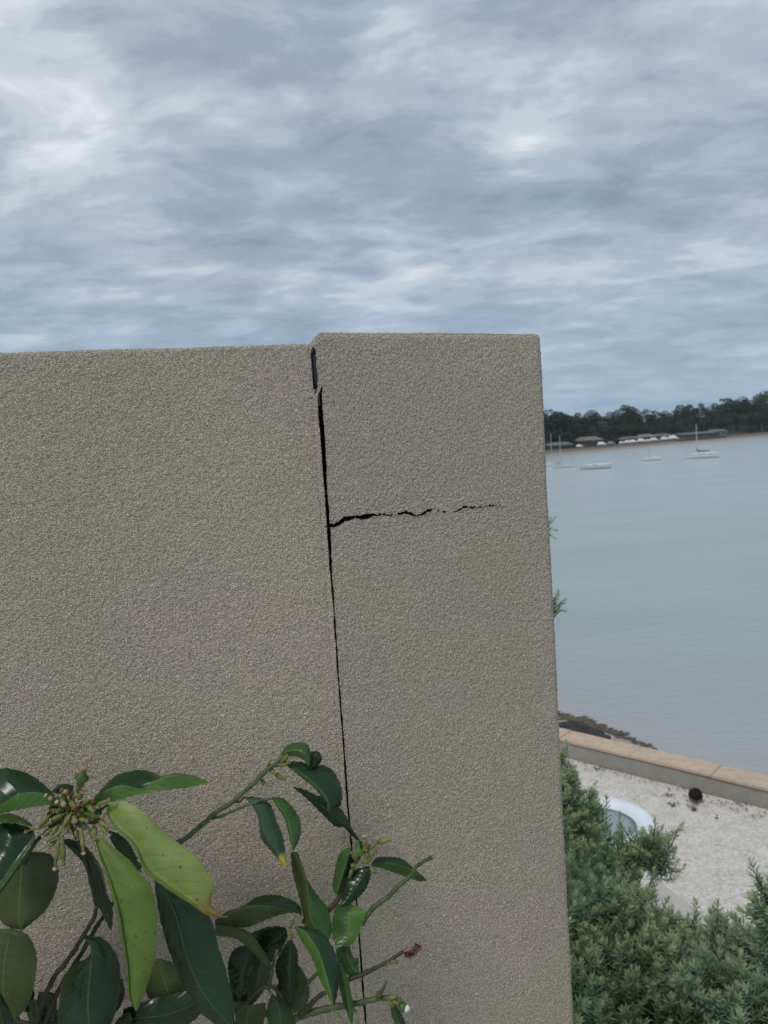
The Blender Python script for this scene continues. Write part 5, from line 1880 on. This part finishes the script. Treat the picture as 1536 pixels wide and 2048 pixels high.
px_ = lambda p: p
stem(B, [(-260, 760), (-120, 650), (0, 545), (120, 465), (230, 365), (330, 270), (400, 215), (450, 165)], (.86, .90), (11, 9), M_green_stem)
stem(B, [(-20, 580), (60, 555), (150, 515), (230, 485), (300, 460), (380, 445)], (.875, .89), (6, 5), M_green_stem)
stem(B, [(110, 470), (160, 470), (195, 435)], (.885, .89), (6, 4), M_green_stem)
stem(B, [(430, 160), (470, 225)], (.90, .90), (5, 5), M_green_stem)
stem(B, [(960, 1270), (1000, 1200), (1060, 1140), (1130, 1090), (1200, 1020), (1270, 960), (1310, 900), (1360, 860), (1420, 832)], (.90, .90), (12, 7), M_green_stem)
stem(B, [(1290, 960), (1310, 900), (1340, 868)], (.899, .897), (8, 5), M_green_stem, 'twig')
stem(B, [(720, 1200), (760, 1160), (800, 1110), (840, 1040), (880, 970), (900, 900), (930, 850), (960, 800)], (.92, .915), (12, 8), M_brown_stem)
stem(B, [(570, 1250), (640, 1240), (720, 1200)], (.92, .92), (8, 10), M_brown_stem)
stem(B, [(870, 1630), (950, 1605), (1040, 1560), (1120, 1520), (1190, 1475), (1250, 1440)], (.88, .88), (10, 7), M_dark_stem)
stem(B, [(480, 1900), (620, 1850), (740, 1820), (860, 1800), (980, 1775), (1060, 1755), (1130, 1755), (1200, 1790)], (.89, .89), (16, 10), M_green_stem)
stem(B, [(560, 1870), (620, 1800), (680, 1740), (760, 1700)], (.885, .885), (13, 8), M_dark_stem)
stem(B, [(1060, 1755), (1095, 1700), (1118, 1650)], (.888, .885), (9, 5), M_green_stem, 'twig')
stem(B, [(600, 1660), (660, 1600), (720, 1560)], (.91, .90), (9, 7), M_green_stem)
stem(B, [(350, 1690), (365, 1620), (380, 1540), (400, 1440)], (.86, .86), (8, 5), M_green_stem)
stem(B, [(200, 1790), (280, 1700), (350, 1680), (400, 1700), (440, 1760)], (.86, .85), (9, 5), M_dark_stem)
stem(B, [(80, 1790), (200, 1800), (320, 1850), (420, 1880)], (.90, .90), (14, 12), M_brown_stem)
stem(A, [(200, 1900), (260, 1720), (340, 1530), (440, 1400), (540, 1240), (600, 1140), (620, 1060)], (.79, .80), (13, 9), M_dark_stem)
stem(A, [(270, 1900), (330, 1700), (420, 1520), (500, 1400), (580, 1260), (660, 1130)], (.795, .81), (12, 9), M_dark_stem)
stem(A, [(660, 1130), (760, 1000), (900, 800), (1130, 660), (1160, 640)], (.81, .86), (9, 10), M_green_stem)
stem(A, [(620, 1060), (560, 820), (500, 650), (430, 500)], (.80, .76), (9, 8), M_dark_stem)
stem(A, [(0, 1790), (100, 1800), (200, 1815), (300, 1810), (420, 1830)], (.80, .80), (9, 9), M_dark_stem)
stem(A, [(160, 790), (200, 700), (260, 620), (380, 520)], (.755, .75), (9, 7), M_dark_stem)
stem(A, [(430, 490), (520, 440), (600, 395)], (.755, .755), (8, 5), M_dark_stem)
stem(A, [(360, 365), (400, 400), (430, 440)], (.745, .75), (6, 7), M_green_stem)
stem(A, [(600, 640), (560, 560), (500, 500)], (.73, .745), (6, 7), M_green_stem)
stem(A, [(690, 420), (620, 450), (540, 470)], (.737, .75), (6, 7), M_green_stem)
# main trunk carries everything from the ground
def trunk():
    mb = MB()
    P0 = ptl(75, 2080, .79)
    P1 = ptl(580, 2080, .89)
    base = Vector((-0.42, 0.80, 5.85))
    fork = Vector((-0.40, 0.80, 6.35))
    mb.tube([base-lemon.location, Vector((-0.41, .80, 6.1))-lemon.location, fork-lemon.location], [.016, .013, .011], 10)
    for e in (P0, P1, ptl(180, 2080, .795), ptl(250, 2100, .9)):
        m_ = fork.lerp(e, .5)+Vector((0, .02, -.02))
        mb.tube([fork-lemon.location, m_-lemon.location, e-lemon.location], [.010, .007, .004], 8)
    mb.build('trunk', M_brown_stem, lemon, smooth=True)


trunk()

# buds and spent flowers
M_bud = noisy('bud_green', (0.10, 0.11, 0.025), (0.20, 0.22, 0.05), 120, 0.5)
M_ovary = noisy('ovary_green', (0.05, 0.10, 0.02), (0.08, 0.15, 0.03), 120, 0.45)
M_stig = noisy('stigma_tan', (0.24, 0.13, 0.06), (0.42, 0.26, 0.14), 200, 0.6)
M_pink = noisy('stigma_pink', (0.42, 0.25, 0.20), (0.56, 0.38, 0.32), 200, 0.6)
M_brown = noisy('dried_brown', (0.09, 0.05, 0.03), (0.24, 0.13, 0.07), 120, 0.8)


def bud(tr, a, b, d, wpx=8, tipm=None, ov=0.5, big=1.0, name='flower_bud'):
    """spent flower: stalk, swollen ovary, style and stigma knob, from a (base) to b (tip)"""
    pa, pb = tr(a), tr(b)
    A3 = ptl(pa[0], pa[1], d[0])-lemon.location
    B3 = ptl(pb[0], pb[1], d[1])-lemon.location
    w = wpx*d[1]/F/2*1.35
    ts = [0, .12, .22, .3, .42, ov+.08, ov+.2, .86, .93, .97, 1.0, 1.04]
    rs = [.42, .40, .5, .85, .78, .95*big, .7, .42, .6, .85, .8, .3]
    mb = MB()
    pts_ = [A3.lerp(B3, t) for t in ts]
    mb.tube(pts_[:9], [r*w for r in rs[:9]], 9, 0)
    mb.tube(pts_[8:], [r*w for r in rs[8:]], 9, 1)
    return mb.build(name, [M_bud if big < 1.2 else M_ovary, tipm or M_stig], lemon, smooth=True)


C0 = (440, 440)
bl_ = [((500, 330), (543, 175), 16, 1.6), ((600, 430), (700, 380), 9, 1), ((590, 440), (632, 428), 9, 1), ((540, 470), (660, 492), 13, 1.3), ((420, 470), (320, 515), 9, 1), ((400, 500), (160, 590), 9, 1),
       ((420, 560), (290, 660), 9, 1), ((380, 600), (350, 830), 9, 1), ((400, 610), (408, 820), 10, 1), ((520, 560), (535, 730), 9, 1), ((600, 540), (606, 640), 13, 1), ((640, 540), (700, 615), 10, 1), ((470, 480), (478, 520), 13, 1),
       ((450, 400), (478, 425), 12, 1), ((390, 380), (408, 412), 11, 1), ((360, 400), (290, 352), 9, 1), ((330, 470), (240, 560), 8, 1), ((350, 560), (270, 620), 9, 1), ((520, 420), (580, 370), 9, 1), ((560, 420), (600, 455), 10, 1),
       ((440, 340), (418, 330), 10, 1), ((620, 500), (690, 560), 9, 1), ((480, 560), (500, 640), 9, 1), ((380, 540), (330, 600), 10, 1), ((420, 430), (360, 395), 10, 1), ((460, 460), (400, 560), 9, 1), ((500, 500), (560, 520), 9, 1), ((500, 380), (525, 330), 12, 1),
       ((360, 640), (310, 690), 9, 1), ((340, 380), (320, 372), 9, 1)]
for i, (p, q, w_, bg_) in enumerate(bl_):
    dd = .745-0.012*random.random()
    bud(A, p, q, (dd, dd-.012*random.random()-.004), w_, random.choice([M_stig, M_pink, M_stig]), .5, bg_)
for i in range(52):   # short stalks and scars at the heart of the cluster
    p = (random.gauss(470, 80), random.gauss(460, 70))
    bud(A, (450+(p[0]-450)*.4, 450+(p[1]-450)*.4), p, (.752, .742), 8, random.choice([M_brown, M_stig, M_bud]), .5, 1, 'flower_stalk')
for p, q, w_, m_ in [((420, 210), (470, 185), 8, M_bud), ((400, 240), (490, 215), 7, M_bud), ((430, 200), (475, 165), 7, M_bud), ((370, 275), (460, 325), 8, M_stig), ((340, 240), (362, 200), 5, M_bud), ((300, 320), (322, 350), 8, M_brown), ((350, 250), (400, 290), 9, M_bud),
                     ((1050, 740), (1150, 712), 10, M_stig), ((1000, 780), (1060, 735), 9, M_bud), ((980, 780), (975, 690), 8, M_pink), ((1000, 830), (1050, 790), 9, M_bud), ((930, 860), (890, 800), 7, M_bud), ((960, 870), (1010, 850), 8, M_bud), ((890, 880), (915, 895), 9, M_bud),
                     ((1010, 900), (1050, 935), 9, M_brown), ((960, 800), (1000, 750), 8, M_brown), ((900, 900), (880, 960), 8, M_brown), ((1000, 850), (990, 780), 8, M_bud),
                     ((490, 1300), (520, 1225), 6, M_bud), ((490, 1320), (515, 1360), 7, M_brown), ((470, 1380), (500, 1340), 7, M_brown), ((1130, 1510), (1190, 1515), 8, M_brown), ((1150, 1490), (1120, 1545), 6, M_bud),
                     ((1120, 1750), (1190, 1745), 10, M_bud), ((1130, 1760), (1165, 1810), 9, M_bud), ((1150, 1760), (1200, 1790), 10, M_stig), ((1170, 1770), (1215, 1760), 8, M_bud), ((1080, 1740), (1060, 1715), 7, M_brown), ((880, 1800), (920, 1840), 6, M_brown), ((1190, 1790), (1220, 1830), 9, M_stig),
                     ((760, 1830), (840, 1895), 5, M_bud), ((370, 1670), (400, 1690), 9, M_brown), ((350, 1700), (375, 1740), 6, M_bud), ((395, 1490), (405, 1440), 6, M_bud), ((1410, 840), (1432, 830), 7, M_stig), ((1290, 950), (1296, 968), 6, M_bud)]:
    dd = .905 if p[0] > 800 else (.90 if p[1] < 700 else .86)
    if p[1] > 1480 and p[0] > 800: dd = .882
    bud(B, p, q, (dd, dd-.006), w_, m_)
# the white opening bud and the dried brown flower
def special():
    c = ptl(*B((1235, 1810)), .878)-lemon.location
    mb = MB()
    ax = (ptl(*B((1268, 1830)), .872)-lemon.location-(ptl(*B((1200, 1800)), .88)-lemon.location))
    q = ax.normalized()
    a = ptl(*B((1200, 1798)), .88)-lemon.location
    L = ax.length
    mb.tube([a, a+q*L*.25, a+q*L*.5, a+q*L*.72], [.003, .0055, .006, .0045], 10, 0)
    mb.tube([a+q*L*.70, a+q*L*.82, a+q*L*.95, a+q*L*1.05], [.0045, .0045, .003, .001], 10, 1)
    o = mb.build('flower_bud', [M_ovary, mat('petal_white', (0.75, 0.74, 0.66), 0.5)], lemon, smooth=True)
    o['label'] = 'fat green bud opening to a white petal tip'
    mb = MB()
    for k in range(26):
        t = random.random()
        px0 = (1250+75*t+random.gauss(0, 7), 1468-45*t+random.gauss(0, 11))
        c = ptl(*B(px0), .878+random.uniform(-.005, .005))-lemon.location
        u_ = Vector((random.gauss(.7, .5), random.gauss(0, .5), random.gauss(.2, .6))).normalized()
        v_ = u_.cross(Vector((random.gauss(0, 1), 1, random.gauss(0, 1)))).normalized()
        l_, w_ = random.uniform(.004, .009), random.uniform(.0012, .003)
        n_ = u_.cross(v_)*random.uniform(.001, .003)
        mb.add([c-u_*l_, c-v_*w_+n_, c+u_*l_*.3-v_*w_*.8, c+u_*l_, c+v_*w_+n_, c-u_*.2*l_-n_], [(0, 1, 5), (1, 2, 5), (2, 3, 5), (3, 4, 5), (4, 0, 5)])
    mb.tube([ptl(*B((1235, 1450)), .88)-lemon.location, ptl(*B((1285, 1440)), .88)-lemon.location, ptl(*B((1335, 1415)), .88)-lemon.location], [.003, .0035, .002], 7)
    o = mb.build('dried_flower', noisy('dried_flower_brown', (0.15, 0.07, 0.04), (0.34, 0.19, 0.12), 150, 0.7), lemon, smooth=True)
    o['label'] = 'shrivelled brown dried flower at the end of a shoot'


special()


# ------------------------------------------------------------------ thin sea air
def haze():
    me = bpy.data.meshes.new('haze')
    bm = bmesh.new()
    bmesh.ops.create_cube(bm, size=1)
    bmesh.ops.scale(bm, vec=(8200, 4400, 62), verts=bm.verts)
    bmesh.ops.translate(bm, vec=(50, 1800, 28.5), verts=bm.verts)
    bm.to_mesh(me)
    bm.free()
    m_ = bpy.data.materials.new('haze')
    m_.use_nodes = True
    nt = m_.node_tree
    nt.nodes.clear()
    out = nt.nodes.new('ShaderNodeOutputMaterial')
    v = nt.nodes.new('ShaderNodeVolumePrincipled')
    v.inputs['Color'].default_value = (0.80, 0.88, 0.96, 1)
    v.inputs['Density'].default_value = 0.00014
    nt.links.new(v.outputs[0], out.inputs['Volume'])
    o = link('haze', me, m_)
    tag(o, 'thin blue sea haze over the bay', 'haze', kind='stuff')


haze()
